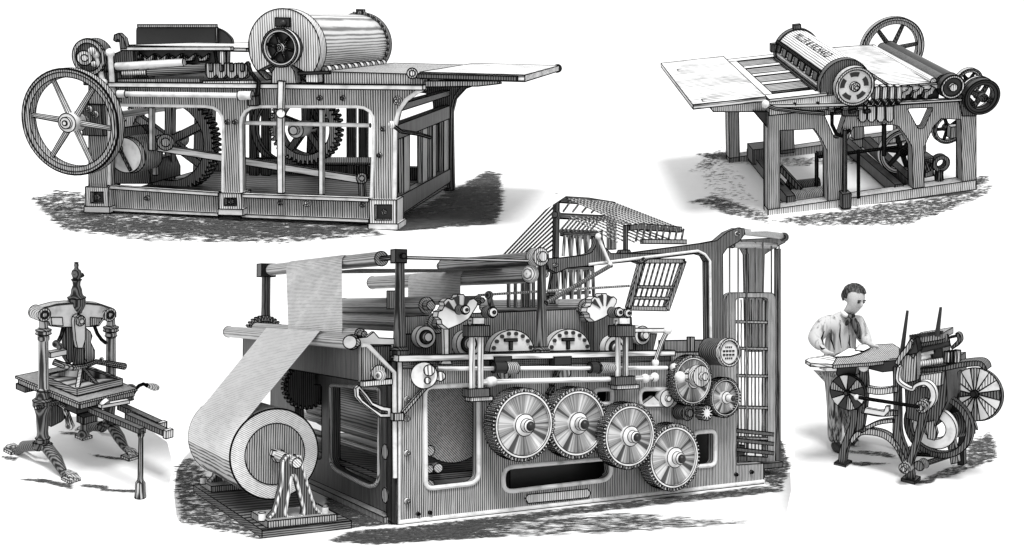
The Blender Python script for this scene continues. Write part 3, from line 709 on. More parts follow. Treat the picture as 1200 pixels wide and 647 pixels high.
# feed bars over the ink trough at the left
barp = fc_(411, 400, 0.12); bar_u0 = 268
bo = ybar('feed_bar', 413, 401, 0.12, 268, 0.068)
bp2 = fc_(422, 391, 0.25); ybar('feed_bar', 422, 391.5, 0.25, 300, 0.052)
m = MB(); m.prism(B.fs([(409, 404), (413, 397), (430, 395), (438, 389), (444, 396), (462, 397), (462, 404)], 0.05), (0, 0.05, 0)); build('bar_bracket', m, 'white', Q)
m = MB(); m.ball(fc_(410, 401, 0.06), 0.05); m.cyl(fc_(410, 401, 0.02), fc_(410, 401, 0.1), 0.06); build('bar_end', m, 'steel', Q)
# ink trough running to the back, and the ear of the frame in front of it
tb_ = fc_(424, 447, 0.1); tt_ = fc_(424, 406, 0.1); x_l = fc_(424, 420, 0.1).x; yT = B.yb(tt_, 285)
xr_ = -0.02
m = MB(); m.slab((x_l, 0.10, tb_.z), (xr_-x_l, 0, 0), (0, yT-0.1, 0), (0, 0, tt_.z-tb_.z)); build('ink_trough', m, 'dark', Q)
ear = [(424, 405), (431, 405), (462, 437), (463, 452), (424, 449)]
plate(B, Q, 'frame_ear', ear, 0.03, 0.11, (), 'iron')
m = MB(); m.tube(B.fs([(424, 404.5), (431, 404.5), (462, 436.5), (463, 560)], 0.0), 0.02, 8); build('highlight_bead', m, 'steel', Q, ink=0)  # lit edge of the ear put in as a pale tube
c = fc_(444, 437, 0.0); m = MB(); m.cyl(c, c+V((0, 0.04, 0)), 0.07); m.bar(fc_(424, 450, -0.02), fc_(458, 447, -0.02), 0.06, 0.05); m.ball(fc_(446, 440, -.03), 0.05); build('trough_screw', m, 'iron_l', Q)
m = MB(); m.prism(B.fs([(417, 455), (421, 452), (430, 462), (437, 472), (450, 477), (458, 478), (458, 489), (446, 489), (436, 481), (424, 472), (418, 465)], 0.02), (0, 0.05, 0), [B.fs([(421, 456), (428, 464), (436, 475), (447, 481), (454, 482), (454, 485), (447, 485), (436, 478), (425, 469), (421, 463)], 0.02)]); build('slotted_bracket', m, 'steel', Q)
# left end frame
xe = 0.02; ye = 3.9
end_o = [V((xe, 0.1, 0.0)), V((xe, ye, 0.0)), V((xe, ye, 1.32)), V((xe, 0.1, 1.32))]
def es(pts): return [B.s_(u, v, xe) for u, v in pts]
hole = rnd([(445, 455), (445, 577), (388, 548), (388, 451)], [4, 22, 12, 4])
hp = es(hole)
hole2 = es(rnd([(377, 451), (377, 540), (346, 526), (346, 450)], [3, 6, 6, 3]))
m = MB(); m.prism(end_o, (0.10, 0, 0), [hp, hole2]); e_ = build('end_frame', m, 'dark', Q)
k = MB(); k.tube([q-V((0.005, 0, 0)) for q in hp], 0.02, 8, True); build('highlight_bead', k, 'iron_l', e_, ink=0)  # lit rim of the opening put in as a pale tube
m = MB(); m.bar(V((xe-0.05, 0.1, 0.03)), V((xe-0.05, ye, 0.03)), 0.10, 0.06); build('end_sill', m, 'iron', Q)
for z, r in ((0.62, 0.05), (0.45, 0.04), (0.30, 0.05)):
    m = MB(); m.cyl(V((0.4, 0.15, z)), V((0.4, 3.8, z)), r); build('inner_roller', m, 'roller', Q)
for v in (529, 580):
    c = B.s_(457, v, 0.0); m = MB(); m.cyl(c-V((0.05, 0, 0)), c, 0.07); build('end_boss', m, 'iron', Q)
# gear at the far left
cg = V((0.05, 3.55, 1.42)); 
u_, v_ = 311, 392
cg = fc_(u_, v_, 3.9); rg_ = 22*B.k(cg)
m = MB(); m.gear(cg, rg_, 30, 0.05, 0.14); g = build('far_gear', m, 'iron_l', Q); m = MB(); m.cyl(cg-V((0, 0.02, 0)), cg, rg_*0.72, n=30); build('turned_face', m, 'dark', g)
c = fc_(360, 452, 2.3); m = MB(); m.gear(c, 0.26, 30, 0.04, 0.1); build('trough_gear', m, 'dark', Q)
# delivery bracket
br = [(640, 306), (644, 303), (660, 302), (684, 299), (693, 296), (698, 289), (700, 277), (703, 275), (706, 279), (709, 290), (716, 297), (735, 297), (824, 285), (840, 282), (852, 272), (864, 267), (872, 268), (873, 274), (866, 283), (852, 291), (847, 298), (848, 412), (830, 412), (829, 306), (825, 299), (818, 297), (760, 304), (752, 309), (744, 306), (714, 309), (665, 314), (652, 320), (643, 315)]
plate(B, Q, 'delivery_bracket', br, 0.02, 0.10, (), 'dark')
m = MB(); m.tube(B.fs([(690, 310), (744, 303), (818, 294), (826, 298), (832, 306), (833, 410)], 0.012), 0.014, 8); build('highlight_bead', m, 'steel', Q, ink=0)  # highlight under the arm and down the post, as a tube
bolts(B, Q, [(650, 311), (863, 274), (752, 304)], 0.02, 3, 'iron_l')
br2 = [(868, 281), (905, 279), (918, 273), (922, 277), (920, 284), (908, 290), (896, 298), (893, 412), (879, 412), (877, 298)]
plate(B, Q, 'rear_bracket', br2, 1.0, 1.10, (), 'iron')
m = MB(); m.cyl(fc_(866, 271, 0.1), fc_(919, 277, 0.98), 0.04); build('tape_roller', m, 'roller', Q)
m = MB(); m.cyl(fc_(858, 287, 0.1), fc_(908, 288, 0.98), 0.035); build('tape_roller', m, 'roller', Q)
m = MB(); m.ball(fc_(919, 278, 0.9), 0.06); build('roller_cap', m, 'dark', Q)
for i, u in enumerate((855, 865, 875, 885, 894, 904, 913)):
    m = MB(); b_ = 0.2+0.1*i; m.cyl(fc_(u, 284 if i < 5 else 288, b_), fc_(u, 548, b_), 0.010, n=6); build('delivery_tape', m, 'dark', Q, ink=0)
# lattice fly at the right end
lb = 0.45
fr_o = rnd([(851, 343), (909, 343), (909, 542), (851, 540)], [8, 8, 1, 1]); fr_i = rnd([(862, 349), (900, 349), (900, 536), (862, 534)], [5, 5, 1, 1])
lat = plate(B, Q, 'delivery_fly', fr_o, lb, lb+0.06, [fr_i], 'iron')
for v in (377, 408, 440, 477, 513):
    m = MB(); m.bar(fc_(858, v, lb+.03), fc_(904, v+1, lb+.03), 0.05, 0.03); build('rung', m, 'iron', lat)
rg = random.Random(5)
for i in range(9):
    u = 864.5+i*4.1; pts = []
    for j in range(26):
        pts.append(fc_(u+rg.uniform(-.25, .25), 351+j*7.2, lb+.04))
    m = MB(); m.tube(pts, 0.008, 6); build('lattice_tape', m, 'dark', lat, ink=0)
m = MB(); m.box(fc_(866, 540, .4).x, fc_(914, 540, .4).x, 0.35, 1.0, fc_(890, 549, .4).z, fc_(890, 543, .4).z); m.box(fc_(850, 540, .4).x, fc_(869, 540, .4).x, 0.35, 0.5, fc_(860, 534, .4).z, fc_(860, 522, .4).z); build('fly_foot', m, 'dark', Q)
for j, v in enumerate((507, 518, 529)):
    m = MB(); m.bar(fc_(848, v-4, 0.3), fc_(905, v+2, 0.3), 0.05, 0.04); build('fly_rail', m, 'dark', Q)
m = MB(); m.bar(fc_(911, 292, 0.95), fc_(911, 545, 0.95), 0.06, 0.05); build('fly_post', m, 'iron', Q)
m = MB(); m.box(4.25, 4.75, 0.3, 2.0, 0.0, 0.10); build('delivery_base', m, 'dark', Q)
# flies above the rear
fb = 0.9
def rod(a, b, r, mat='dark', name='fly_rod', par=None, b0=fb, b1=fb, ink=0):
    m = MB(); m.cyl(fc_(*a, b0), fc_(*b, b1), r, n=8); return build(name, m, mat, par or Q, ink=ink)
m = MB(); m.bar(fc_(652, 234, fb), fc_(651, 302, fb), 0.05, 0.05); fp = build('fly_post', m, 'dark', Q)
for v in (232, 252):
    m = MB(); m.ball(fc_(652, v, fb), 0.055); build('ball', m, 'dark', fp)
m = MB(); m.prism(B.fs([(657, 230), (690, 232), (721, 237), (721, 243), (690, 239), (657, 237)], fb), (0, 0.06, 0)); build('fly_rail', m, 'dark_h', Q)
m = MB(); m.prism(B.fs([(657, 250), (716, 253), (716, 258), (657, 256)], fb), (0, 0.06, 0)); build('fly_rail', m, 'dark_h', Q)
m = MB(); m.prism(B.fs([(716, 238), (722, 238), (722, 292), (716, 292)], fb+0.03), (0, 0.08, 0)); build('fly_post', m, 'iron', Q)
m = MB(); m.prism(B.fs([(660, 269), (706, 271), (706, 278), (690, 280), (660, 276)], fb), (0, 0.06, 0)); build('fly_rail', m, 'dark_h', Q)
for i in range(11):
    t = i/10
    rod((650-t*2, 236+t*56), (588+t*42, 301+t*2), 0.011, 'dark', 'fly_cord', None, fb+0.05, fb+0.05)
for i in range(5):
    rod((660+i*11, 248+i*.5), (670+i*11, 234+i*1.5), 0.012, 'dark', 'fly_cord', None, fb-.02, fb-.02)
for i in range(8):
    rod((655+i*5, 272), (668+i*5, 257), 0.012, 'dark', 'fly_cord', None, fb-.02, fb-.02)
for i in range(9):
    rod((664+i*7.1, 232+i*.75), (732+i*8.4, 262+i*.8), 0.010, 'iron', 'fly_cord', None, fb, 0.6)
for i in range(8):
    rod((668+i*6.4, 254), (724+i*10, 284), 0.009, 'iron', 'fly_cord', None, fb, 0.6)
m = MB(); m.prism(B.fs([(738, 264), (752, 262), (799, 266), (799, 272), (752, 269), (738, 270)], 0.6), (0, 0.06, 0)); rk = build('fly_rake', m, 'dark', Q)
for i in range(8):
    u = 745+i*7.6; rod((u+3, 268), (u, 283), 0.013, 'dark', 'rake_tine', rk, 0.6, 0.6)
m = MB(); m.bar(fc_(752, 283, 0.6), fc_(803, 283.5, 0.6), 0.05, 0.045); build('rake_bar', m, 'iron', rk)
m = MB(); m.bar(fc_(733, 264, 0.4), fc_(733, 297, 0.4), 0.035, 0.035); m.prism(B.fs([(728, 293), (738, 293), (741, 299), (725, 299)], 0.38), (0, 0.06, 0)); build('rake_stop', m, 'dark', Q)
for i in range(10):
    u = 662+i*4.6; rod((u, 276), (u+(2 if i % 2 else -2), 300), 0.020, 'dark' if i % 2 else 'iron', 'fly_stick')
for i in range(10):
    u = 655+i*4.4; rod((u, 316), (u+(1.5 if i % 2 else -3), 356), 0.020, 'dark' if i % 2 else 'iron', 'fly_stick')
m = MB(); m.prism(B.fs([(652, 315), (696, 312), (696, 317), (652, 319)], fb), (0, 0.05, 0)); build('fly_rail', m, 'dark_h', Q)
m = MB(); m.prism(B.fs([(640, 344), (692, 341), (692, 344), (640, 347)], fb), (0, 0.05, 0)); build('fly_rail', m, 'dark_h', Q)
for u in (596, 604, 613, 619, 625):
    m = MB(); m.bar(fc_(u, 318, 1.2), fc_(u, 360, 1.2), 0.05 if u in (619, 613) else 0.02, 0.03); build('fly_stick', m, 'iron', Q, ink=0.003)
m = MB(); m.prism(B.fs([(648, 318), (655, 318), (650, 356), (642, 356)], fb), (0, 0.05, 0)); build('fly_post', m, 'dark', Q)
# tilted rake hanging under the bracket
rb = 0.30
for a, b in (((751, 306), (736, 361)), ((801, 306), (781, 363)), ((737, 361), (780, 362)), ((752, 306), (801, 306))):
    m = MB(); m.bar(fc_(*a, rb), fc_(*b, rb), 0.05, 0.045); build('rack_bar', m, 'iron', Q)
for i in range(7):
    u = 756+i*6; rod((u, 308), (u-15, 360), 0.012, 'dark', 'rack_slat', None, rb, rb)
for v in (336, 349):
    k = (v-306)/55*16; m = MB(); m.bar(fc_(751-k, v, rb), fc_(800-k, v+1, rb), 0.03, 0.03); build('rack_bar', m, 'iron', Q)
m = MB(); m.cyl(fc_(640, 355, -.05), fc_(716, 311, -.05), 0.022); build('stay_rod', m, 'dark', Q)
m = MB(); m.cyl(fc_(701, 278, -.04), fc_(715, 310, -.04), 0.016); m.ball(fc_(701, 277, -.05), 0.032); m.ball(fc_(715, 310, -.05), 0.026); build('trip_arm', m, 'steel', Q)
rod((560, 346), (738, 335), 0.013, 'iron', 'cross_wire', None, 0.6, 0.3)
m = MB(); m.cyl(fc_(573, 346, .5), fc_(576, 360, .5), 0.03); m.ball(fc_(573, 346, .5), .045); build('wire_arm', m, 'dark', Q)

# ---- roll of paper, its stand and the running web
ax0 = fc_(344, 541, 0.22)
RS = thing(B, 'roll_stand', 'low iron stand with pierced A-shaped bearers on stepped base holding the big paper roll', 'stand', at=(ax0.x, 1.3, 0))
xs0 = B.t_(304, 629, 0).x; xs1 = B.t_(411, 619, 0).x
m = MB(); m.box(xs0, xs1, 0.06, 2.55, 0.0, 0.07); build('base_slab', m, 'dark_h', RS)
m = MB(); m.box(xs0+0.06, xs1-0.12, 0.10, 0.60, 0.07, 0.13); build('bearer_step', m, 'iron', RS); m = MB(); m.box(xs0+0.06, xs1-0.12, 2.05, 2.5, 0.07, 0.13); build('bearer_step', m, 'iron', RS)
for yb_ in (0.20, 2.30):
    pts = [(332, 541), (337, 534), (341, 534), (342, 541), (346, 541), (348, 534), (352, 535), (354, 545), (360, 567), (369, 595), (379, 605), (379, 609), (315, 612), (315, 608), (322, 600), (330, 570)]
    hl = rnd([(342, 557), (346, 557), (357, 600), (354, 606), (337, 607), (334, 602)], 3)
    q = V((0, yb_-0.20, 0))
    m = MB(); m.prism([p+q for p in B.fs(pts, 0.20)], (0, 0.09, 0), [[p+q for p in B.fs(hl, 0.2)]]); o = build('bearer', m, 'dark', RS)
    k = MB(); k.tube([p+q-V((0, .005, 0)) for p in B.fs(hl, 0.2)], 0.014, 8, True); k.tube([p+q-V((0, .005, 0)) for p in B.fs(pts[:4]+pts[4:11], 0.2)], 0.012, 8); k.tube([p+q-V((0, .005, 0)) for p in B.fs([(332, 541), (330, 570), (322, 600), (315, 608)], 0.2)], 0.012, 8); build('highlight_bead', k, 'iron_l', o, ink=0)  # highlights on the hole and outer edges, made as tubes
    for u, v in ((307, 608), (381, 601)):
        p = B.f(u, v, 0.2)+q; k = MB(); k.cyl(V((p.x, p.y, 0.12)), V((p.x, p.y, 0.19)), 0.03); build('stand_bolt', k, 'steel', o)
yr0 = B.yb(ax0, 322); yr1 = B.yb(ax0, 268)
cr0 = V((ax0.x, yr0, ax0.z)); cr1 = V((ax0.x, yr1, ax0.z)); rr = 53*B.k(cr0)
PR = thing(B, 'paper_roll', 'huge roll of newsprint lying on the iron stand at left of the rotary press', 'paper roll', at=(ax0.x, (yr0+yr1)/2, ax0.z-rr))
m = MB(); m.cyl(cr0, cr1, rr, n=72); build('wound_paper', m, engraved('wound_newsprint', 0.08, 0.66, (40, 2.0, 40), 0.42, 0.12, 0.8, 0.3, 0, 0.1, lines=LY), PR)
m = MB(); m.ring(cr0-V((0, 0.006, 0)), rr*0.985, rr*0.66, 0.01, n=64); build('roll_end', m, 'paper_g', PR)
m = MB(); m.cyl(cr0-V((0, 0.012, 0)), cr0+V((0, 0.01, 0)), rr*0.67, n=56); build('core', m, 'iron', PR)
m = MB(); m.cyl(V((ax0.x, 0.12, ax0.z)), V((ax0.x, 2.42, ax0.z)), 0.045); build('spindle', m, 'steel_y', PR)
c = fc_(328, 535, yr0-0.1); m = MB(); m.cyl(c, c+V((0.0, 0.08, 0)), 0.06, n=6); m.bar(c+V((-.08, 0, .04)), c+V((.06, 0, 0)), 0.05, 0.05); build('core_nut', m, 'steel', PR)
# web: from the roll's near-left up to the bar, along the deck bar, up to the top roller and on
bx, bz = barp.x, barp.z
ya = B.yb(barp, 377); yb2 = B.yb(barp, 314)
# tangent from the bar to the left of the roll
dx, dzz = bx-ax0.x, bz-ax0.z; dd = math.hypot(dx, dzz); al = math.atan2(dzz, dx); be = math.acos(rr*1.004/dd)
tx, tz = ax0.x+rr*1.004*math.cos(al+be), ax0.z+rr*1.004*math.sin(al+be)
ya0 = max(yr0+0.01, ya-0.0); 
W = MB()
def ribbon(mb, prof, y0s, y1s):
    n = len(prof); vs = []
    for i, (x, z) in enumerate(prof): vs += [V((x, y0s[i], z)), V((x, y1s[i], z))]
    mb.add(vs, [(2*i, 2*i+1, 2*i+3, 2*i+2) for i in range(n-1)])
prof = []
for i in range(12): 
    an = al+be+0.9*(1-i/11); prof.append((ax0.x+rr*1.004*math.cos(an), ax0.z+rr*1.004*math.sin(an)))
n0 = len(prof)
for i in range(1, 13): prof.append((tx+(bx-0.06-tx)*i/12, tz+(bz+0.03-tz)*i/12))
prof.append((bx-0.02, bz+0.075)); prof.append((bx+0.05, bz+0.06))
f0 = [yr0+0.004+(ya-yr0-0.004)*min(1, max(0, (i-n0)/12)) for i in range(len(prof))]
f1 = [yr1-0.004+(yb2-yr1+0.004)*min(1, max(0, (i-n0)/12)) for i in range(len(prof))]
ribbon(W, prof, f0, f1)
o = build('paper_web', W, 'paper', None, ink=0); tag(o, 'broad paper ribbon slanting from the big roll up to the feed bar', 'paper', 'webs of newsprint threading the rotary press', B)
def sheet_edge(o): return o
W = MB()
p2 = fc_(422, 391.5, 0.25); v0 = B.yb(p2, 407); v1 = B.yb(p2, 343)
prof = [(p2.x-0.055, p2.z-0.02), (p2.x-0.05, p2.z+0.06), (p0.x-0.078, p0.z-0.02)] + [(p0.x+0.078*math.cos(a_), p0.z+0.078*math.sin(a_)) for a_ in (math.radians(160-12*i) for i in range(7))]
w0 = B.yb(p0, 409); w1 = B.yb(p0, 343)
ribbon(W, prof, [v0, v0]+[w0]*8, [v1, v1]+[w1]*8)
o = build('paper_web', W, 'paper_g', None, ink=0); tag(o, 'upright paper ribbon rising from the feed bar to the top roller', 'paper', 'webs of newsprint threading the rotary press', B)
W = MB(); rq = fc_(632, 303, 0.15)
prof = [(p0.x+0.0, p0.z-0.078), (p0.x+(rq.x-p0.x)*.5, (p0.z+rq.z)/2-0.085), (rq.x, rq.z-0.083)]
ribbon(W, prof, [w0-0.3, w0*.5+.15, B.yb(rq, 600)], [w1-0.2, w1*.6+.5, B.yb(rq, 535)])
o = build('paper_web', W, 'paper_shade', None, ink=0); tag(o, 'level paper ribbon stretched between the two top rollers, seen from beneath', 'paper', 'webs of newsprint threading the rotary press', B)  # underside shade comes from the darker newsprint colour
W = MB(); rq3 = fc_(620, 322, 0.25)
ribbon(W, [(rq3.x+0.09*math.cos(a_), rq3.z+0.09*math.sin(a_)) for a_ in (math.radians(60+24*i) for i in range(6))]+[(rq3.x-0.09, rq3.z-0.30)], [B.yb(rq3, 548)]*7, [B.yb(rq3, 486)]*7)
o = build('paper_web', W, 'paper_g', None, ink=0); tag(o, 'short paper ribbon hanging down from the middle roller between the posts', 'paper', 'webs of newsprint threading the rotary press', B)
ground_patch(B, [(207, 552), (204, 580), (207, 606), (218, 621), (255, 630), (330, 637), (440, 641), (640, 641), (860, 632), (905, 620), (922, 600), (927, 575), (926, 550), (918, 522), (900, 485), (880, 440), (250, 440), (232, 520), (216, 536)])
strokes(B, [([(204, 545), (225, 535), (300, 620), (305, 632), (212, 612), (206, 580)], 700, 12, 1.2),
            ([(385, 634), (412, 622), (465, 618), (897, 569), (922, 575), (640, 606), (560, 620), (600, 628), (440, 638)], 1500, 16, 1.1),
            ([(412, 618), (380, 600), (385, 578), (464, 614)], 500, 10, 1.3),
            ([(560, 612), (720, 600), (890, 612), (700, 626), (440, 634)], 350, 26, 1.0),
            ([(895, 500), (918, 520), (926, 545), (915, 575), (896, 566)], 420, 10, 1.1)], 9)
# ================================================================ stop-cylinder press at upper right
C3 = Frame(-1.06, 23.59, -6.55, (3.0251, 12.1414, 0.7239))
D3 = 2.2
T = thing(C3, 'stop_cylinder_press', 'four-legged cylinder press with two pale sloping boards and lettering on its roller', 'printing press')
def f3(u, v, b=0.0): return C3.f(u, v, b)
INK3 = 0.0065
def part3(name, m, mat, par=None, ink=INK3): return build(name, m, mat, par or T, ink=ink)
outer = [(900, 132), (1127, 119), (1127, 120), (1144, 134), (1144, 221), (1128, 224), (1126, 140), (1103, 139), (1094, 148), (1087, 163), (1083, 172), (1083, 219), (1070, 221), (1069, 172), (1062, 160), (1053, 148), (1046, 146), (1000, 149), (994, 162), (988, 176), (988, 238), (970, 240), (969, 176), (962, 162), (954, 151), (914, 153), (914, 255), (900, 257)]
h1 = rnd([(966, 135), (992, 134), (983, 162), (978, 162)], 2)
h2 = rnd([(1063, 127), (1094, 126), (1083, 150), (1076, 151)], 2)
o = plate(C3, T, 'side_frame', outer, 0.0, 0.13, [h1, h2], 'iron')
dz = V((0, D3-0.13, 0))
m = MB(); m.prism([p+dz for p in C3.fs(outer, 0)], (0, 0.13, 0)); part3('side_frame', m, 'iron')
for pts in ([(900, 246), (1144, 211), (1144, 222), (900, 257)],):
    m = MB(); m.prism(C3.fs(pts, -0.012), (0, 0.17, 0)); part3('ground_rail', m, 'iron_l')
    m = MB(); m.prism([p+dz for p in C3.fs(pts, 0)], (0, 0.16, 0)); part3('ground_rail', m, 'iron')
for u, v0, v1 in ((901, 134, 256), (1128, 140, 223), (1071, 170, 220), (971, 175, 240)):
    m = MB(); a = f3(u, v0, 0.13); b_ = f3(u, v1, 0.13); m.bar(a+V((0.02, .05, 0)), b_+V((0.02, .05, 0)), 0.06, 0.12); part3('leg_flange', m, 'black')
for u, v in ((1058, 222), (930, 250)):
    p = f3(u, v, 0); m = MB(); m.box(p.x-0.05, p.x+0.05, 0.12, D3-0.1, 0.02, 0.16); part3('cross_sill', m, 'dark')
m = MB(); m.bar(f3(1015, 166, 1.5), f3(1071, 218, 0.15), 0.10, 0.12); part3('diagonal_sill', m, 'dark')
# bed with four type pages on the left half
zt = f3(930, 112, 0.02).z; zb = f3(930, 131, 0.02).z
xa = f3(900, 113, 0.02).x; xb = f3(1110, 113, 0.02).x
m = MB(); m.box(xa-0.0, f3(1000, 113, .02).x, -0.03, D3-0.05, zb, zt-0.03); bed = part3('type_bed', m, 'iron_l')
xm = f3(968, 110, .02).x
fr_ = 0.07
for x0, x1, y0, y1 in ((xa, xm, -0.03, 0.18), (xa, xm, D3-0.20, D3-0.05), (xa, xa+0.10, 0.18, D3-0.2), (xm-0.03, xm, 0.18, D3-0.2)):
    m = MB(); m.box(x0, x1, y0, y1, zt-0.03, zt); part3('bed_frame', m, 'white', bed)
for i in range(4):
    y0 = 0.20+i*(D3-0.40)/4; y1 = y0+(D3-0.40)/4
    m = MB(); m.box(xa+0.10, xm-0.03, y0+0.12, y1, zt-0.028, zt-0.010); part3('type_page', m, 'board_d', bed)
    if i: 
        m = MB(); m.box(xa+0.10, xm-0.03, y0, y0+0.12, zt-0.03, zt-0.002); part3('bed_bar', m, 'white', bed)
m = MB(); m.bar(f3(898, 124, -0.05), f3(1000, 122, -0.05), 0.05, 0.035); part3('bed_rail', m, 'white')
bolts(C3, T, [(931, 122), (958, 121)], -0.03, 2.0, 'black')
m = MB(); m.tube(C3.fs([(896, 122), (908, 127), (940, 131), (966, 133)], -0.07), 0.02, 8); m.ball(f3(897, 122, -.07), 0.045); part3('hand_lever', m, 'steel')
# taking-off board at the left with its bearers
x0 = f3(812, 118, 0).x; zt2 = f3(899, 113.5, 0).z
m = MB(); m.slab((x0, 0.0, zt2-0.05), (xa-0.02-x0, 0, 0), (0, D3+0.05, 0), (0, 0, 0.05)); part3('delivery_board', m, 'board')
m = MB(); m.prism(C3.fs([(824, 119), (899, 117), (899, 131), (836, 131), (832, 126)], 0.10), (0, 0.09, 0)); part3('board_bearer', m, 'iron_l')
m = MB(); m.prism([p+V((0, 1.6, 0)) for p in C3.fs([(824, 119), (899, 117), (899, 131), (836, 131), (832, 126)], 0.10)], (0, 0.09, 0)); part3('board_bearer', m, 'iron')
m = MB(); p = C3.t_(859, 187, 0.0); q0 = f3(859, 187, p.y); m.box(p.x-0.07, p.x+0.07, p.y-0.02, p.y+0.10, 0.0, zb); part3('back_leg', m, 'iron_l')
m = MB(); m.prism(C3.fs([(884, 131), (900, 131), (900, 150)], 0.04), (0, 0.08, 0)); part3('leg_brace', m, 'black')
# impression roller
ca = f3(990, 99, 0.0); R3 = 0.265
yb0, yb1 = 0.10, D3-0.30
ca.z += 0.0
m = MB(); m.cyl(V((ca.x, yb0, ca.z)), V((ca.x, yb1, ca.z)), R3, n=48); dm = part3('impression_roller', m, 'drum3', T, 0.006)
m = MB(); m.cyl(V((ca.x, yb1, ca.z)), V((ca.x, yb1+0.10, ca.z)), R3*1.06, n=40); part3('roller_flange', m, 'dark', dm)
m = MB(); m.cyl(V((ca.x, yb0-0.10, ca.z)), V((ca.x, yb0, ca.z)), R3*1.06, n=40); part3('roller_flange', m, 'dark', dm)
for i in range(7):
    y = yb0+0.12+i*(yb1-yb0-0.24)/6
    an = math.radians(172); m = MB(); c = V((ca.x+math.cos(an)*R3*1.0, y-0.07, ca.z+math.sin(an)*R3*1.0)); m.slab(c, (0, 0.15, 0), (-0.02, 0, 0), (0.03, 0, 0.12)); part3('gripper_slot', m, 'black', dm)
for an, r in ((150, 0.022), (196, 0.03), (212, 0.025)):
    a_ = math.radians(an); m = MB(); m.cyl(V((ca.x+math.cos(a_)*R3*1.08, yb0, ca.z+math.sin(a_)*R3*1.08)), V((ca.x+math.cos(a_)*R3*1.08, yb1, ca.z+math.sin(a_)*R3*1.08)), r, n=10); part3('gripper_bar', m, 'dark', dm)
m = MB(); m.box(ca.x-0.04, ca.x+0.05, yb1+0.02, yb1+0.08, ca.z+R3*1.0, ca.z+R3*1.25); part3('roller_catch', m, 'dark', dm); m = MB(); m.box(ca.x-R3*1.25, ca.x-R3, yb1+0.0, yb1+0.08, ca.z+0.02, ca.z+0.12); part3('roller_catch', m, 'dark', dm)
# lettering round the roller, reading from its far end to its near end
def curved_text(s, y_start, y_end, an0, size, par):
    cu = bpy.data.curves.new('t', 'FONT'); cu.body = s; cu.size = 1.0; cu.extrude = 0.0
    ob = bpy.data.objects.new('t', cu); COL.objects.link(ob)
    dg = bpy.context.evaluated_depsgraph_get(); me = bpy.data.meshes.new_from_object(ob.evaluated_get(dg))
    xs = [v.co.x for v in me.vertices]; x0, x1 = min(xs), max(xs)
    mb = MB(); vs = []
    for v in me.vertices:
        t = (v.co.x-x0)/(x1-x0); y = y_start+(y_end-y_start)*t
        a_ = math.radians(an0) - (v.co.y-0.35)*size/R3
        for_r = R3+0.006
        vs.append(V((ca.x+math.cos(a_)*for_r, y, ca.z+math.sin(a_)*for_r)))
    mb.add(vs, [tuple(p.vertices) for p in me.polygons])
    bpy.data.objects.remove(ob); bpy.data.curves.remove(cu); bpy.data.meshes.remove(me)
    return build('roller_lettering', mb, 'ink', par, ink=0, smooth=False)
curved_text('MILLER & RICHARD', yb1-0.22, yb0+0.25, 104, 0.15, dm)
# slotted hand disc on the near end
c = f3(1001, 101, -0.10); r = 22*C3.k(c)
m = MB(); m.cyl(c, c+V((0, 0.06, 0)), r, n=44); sd = part3('end_disc', m, 'white')
m = MB(); m.ring(c-V((0, 0.03, 0)), r*1.03, r*0.90, 0.10, n=44); part3('disc_rim', m, 'iron_l', sd)
for i in range(5):
    pts = []
    for k in range(9): 
        a_ = i*2*PI/5+0.3+0.52*(k/8-0.5)*1.4; pts.append(c+V((math.cos(a_)*r*.76, -0.006, math.sin(a_)*r*.76)))
    for k in range(8, -1, -1):
        a_ = i*2*PI/5+0.3+0.52*(k/8-0.5)*1.4; pts.append(c+V((math.cos(a_)*r*.52, -0.006, math.sin(a_)*r*.52)))
    m = MB(); m.prism(pts, (0, 0.02, 0)); part3('disc_slot', m, 'black', sd, 0)
m = MB(); m.cyl(c-V((0, 0.05, 0)), c, r*0.24, n=18); m.cyl(c-V((0, 0.09, 0)), c-V((0, .05, 0)), r*0.11, n=12); part3('hub', m, 'iron_l', sd)
m = MB(); m.prism(C3.fs([(984, 124), (990, 116), (1010, 116), (1014, 124), (1012, 136), (988, 136)], -0.03), (0, 0.1, 0)); part3('roller_bearing', m, 'dark')
for i in range(6):
    m = MB(); m.cyl(f3(970+i*8.5, 127+(i % 2)*4, -0.06), f3(977+i*8.5, 126+(i % 2)*4, -0.06), 0.022, n=8); part3('tie_bolt', m, 'dark' if i % 2 else 'steel')
# feed board at the right, sloping
pts = [C3.f(1045, 101, 0.05), C3.f(1101, 97, 0.05)]
a0, a1 = pts
q0 = V((a0.x-0.05, D3-0.15, a0.z+0.05)); q1 = V((a1.x-0.10, D3-0.15, a1.z-0.0))
m = MB(); m.slab(a0, a1-a0, q0-a0, (0, 0, -0.03)); part3('feed_board', m, 'board')
m = MB(); m.bar(a0-V((0, .02, 0.03)), a1-V((0, .02, 0.03)), 0.04, 0.05); part3('board_edge', m, 'white')
for i, (u, v, r) in enumerate(((1104, 94, 0.06), (1114, 92, 0.065))):
    p = f3(u, v, 0.1); q = V((p.x-0.08*0, D3-0.2, p.z)); m = MB(); m.cyl(p, q, r, n=22); part3('ink_roller', m, 'black' if i else 'dark')
p = f3(1094, 95, 0.06); m = MB(); m.cyl(p, V((p.x, D3-0.2, p.z)), 0.035, n=14); part3('guide_roller', m, 'steel_y')
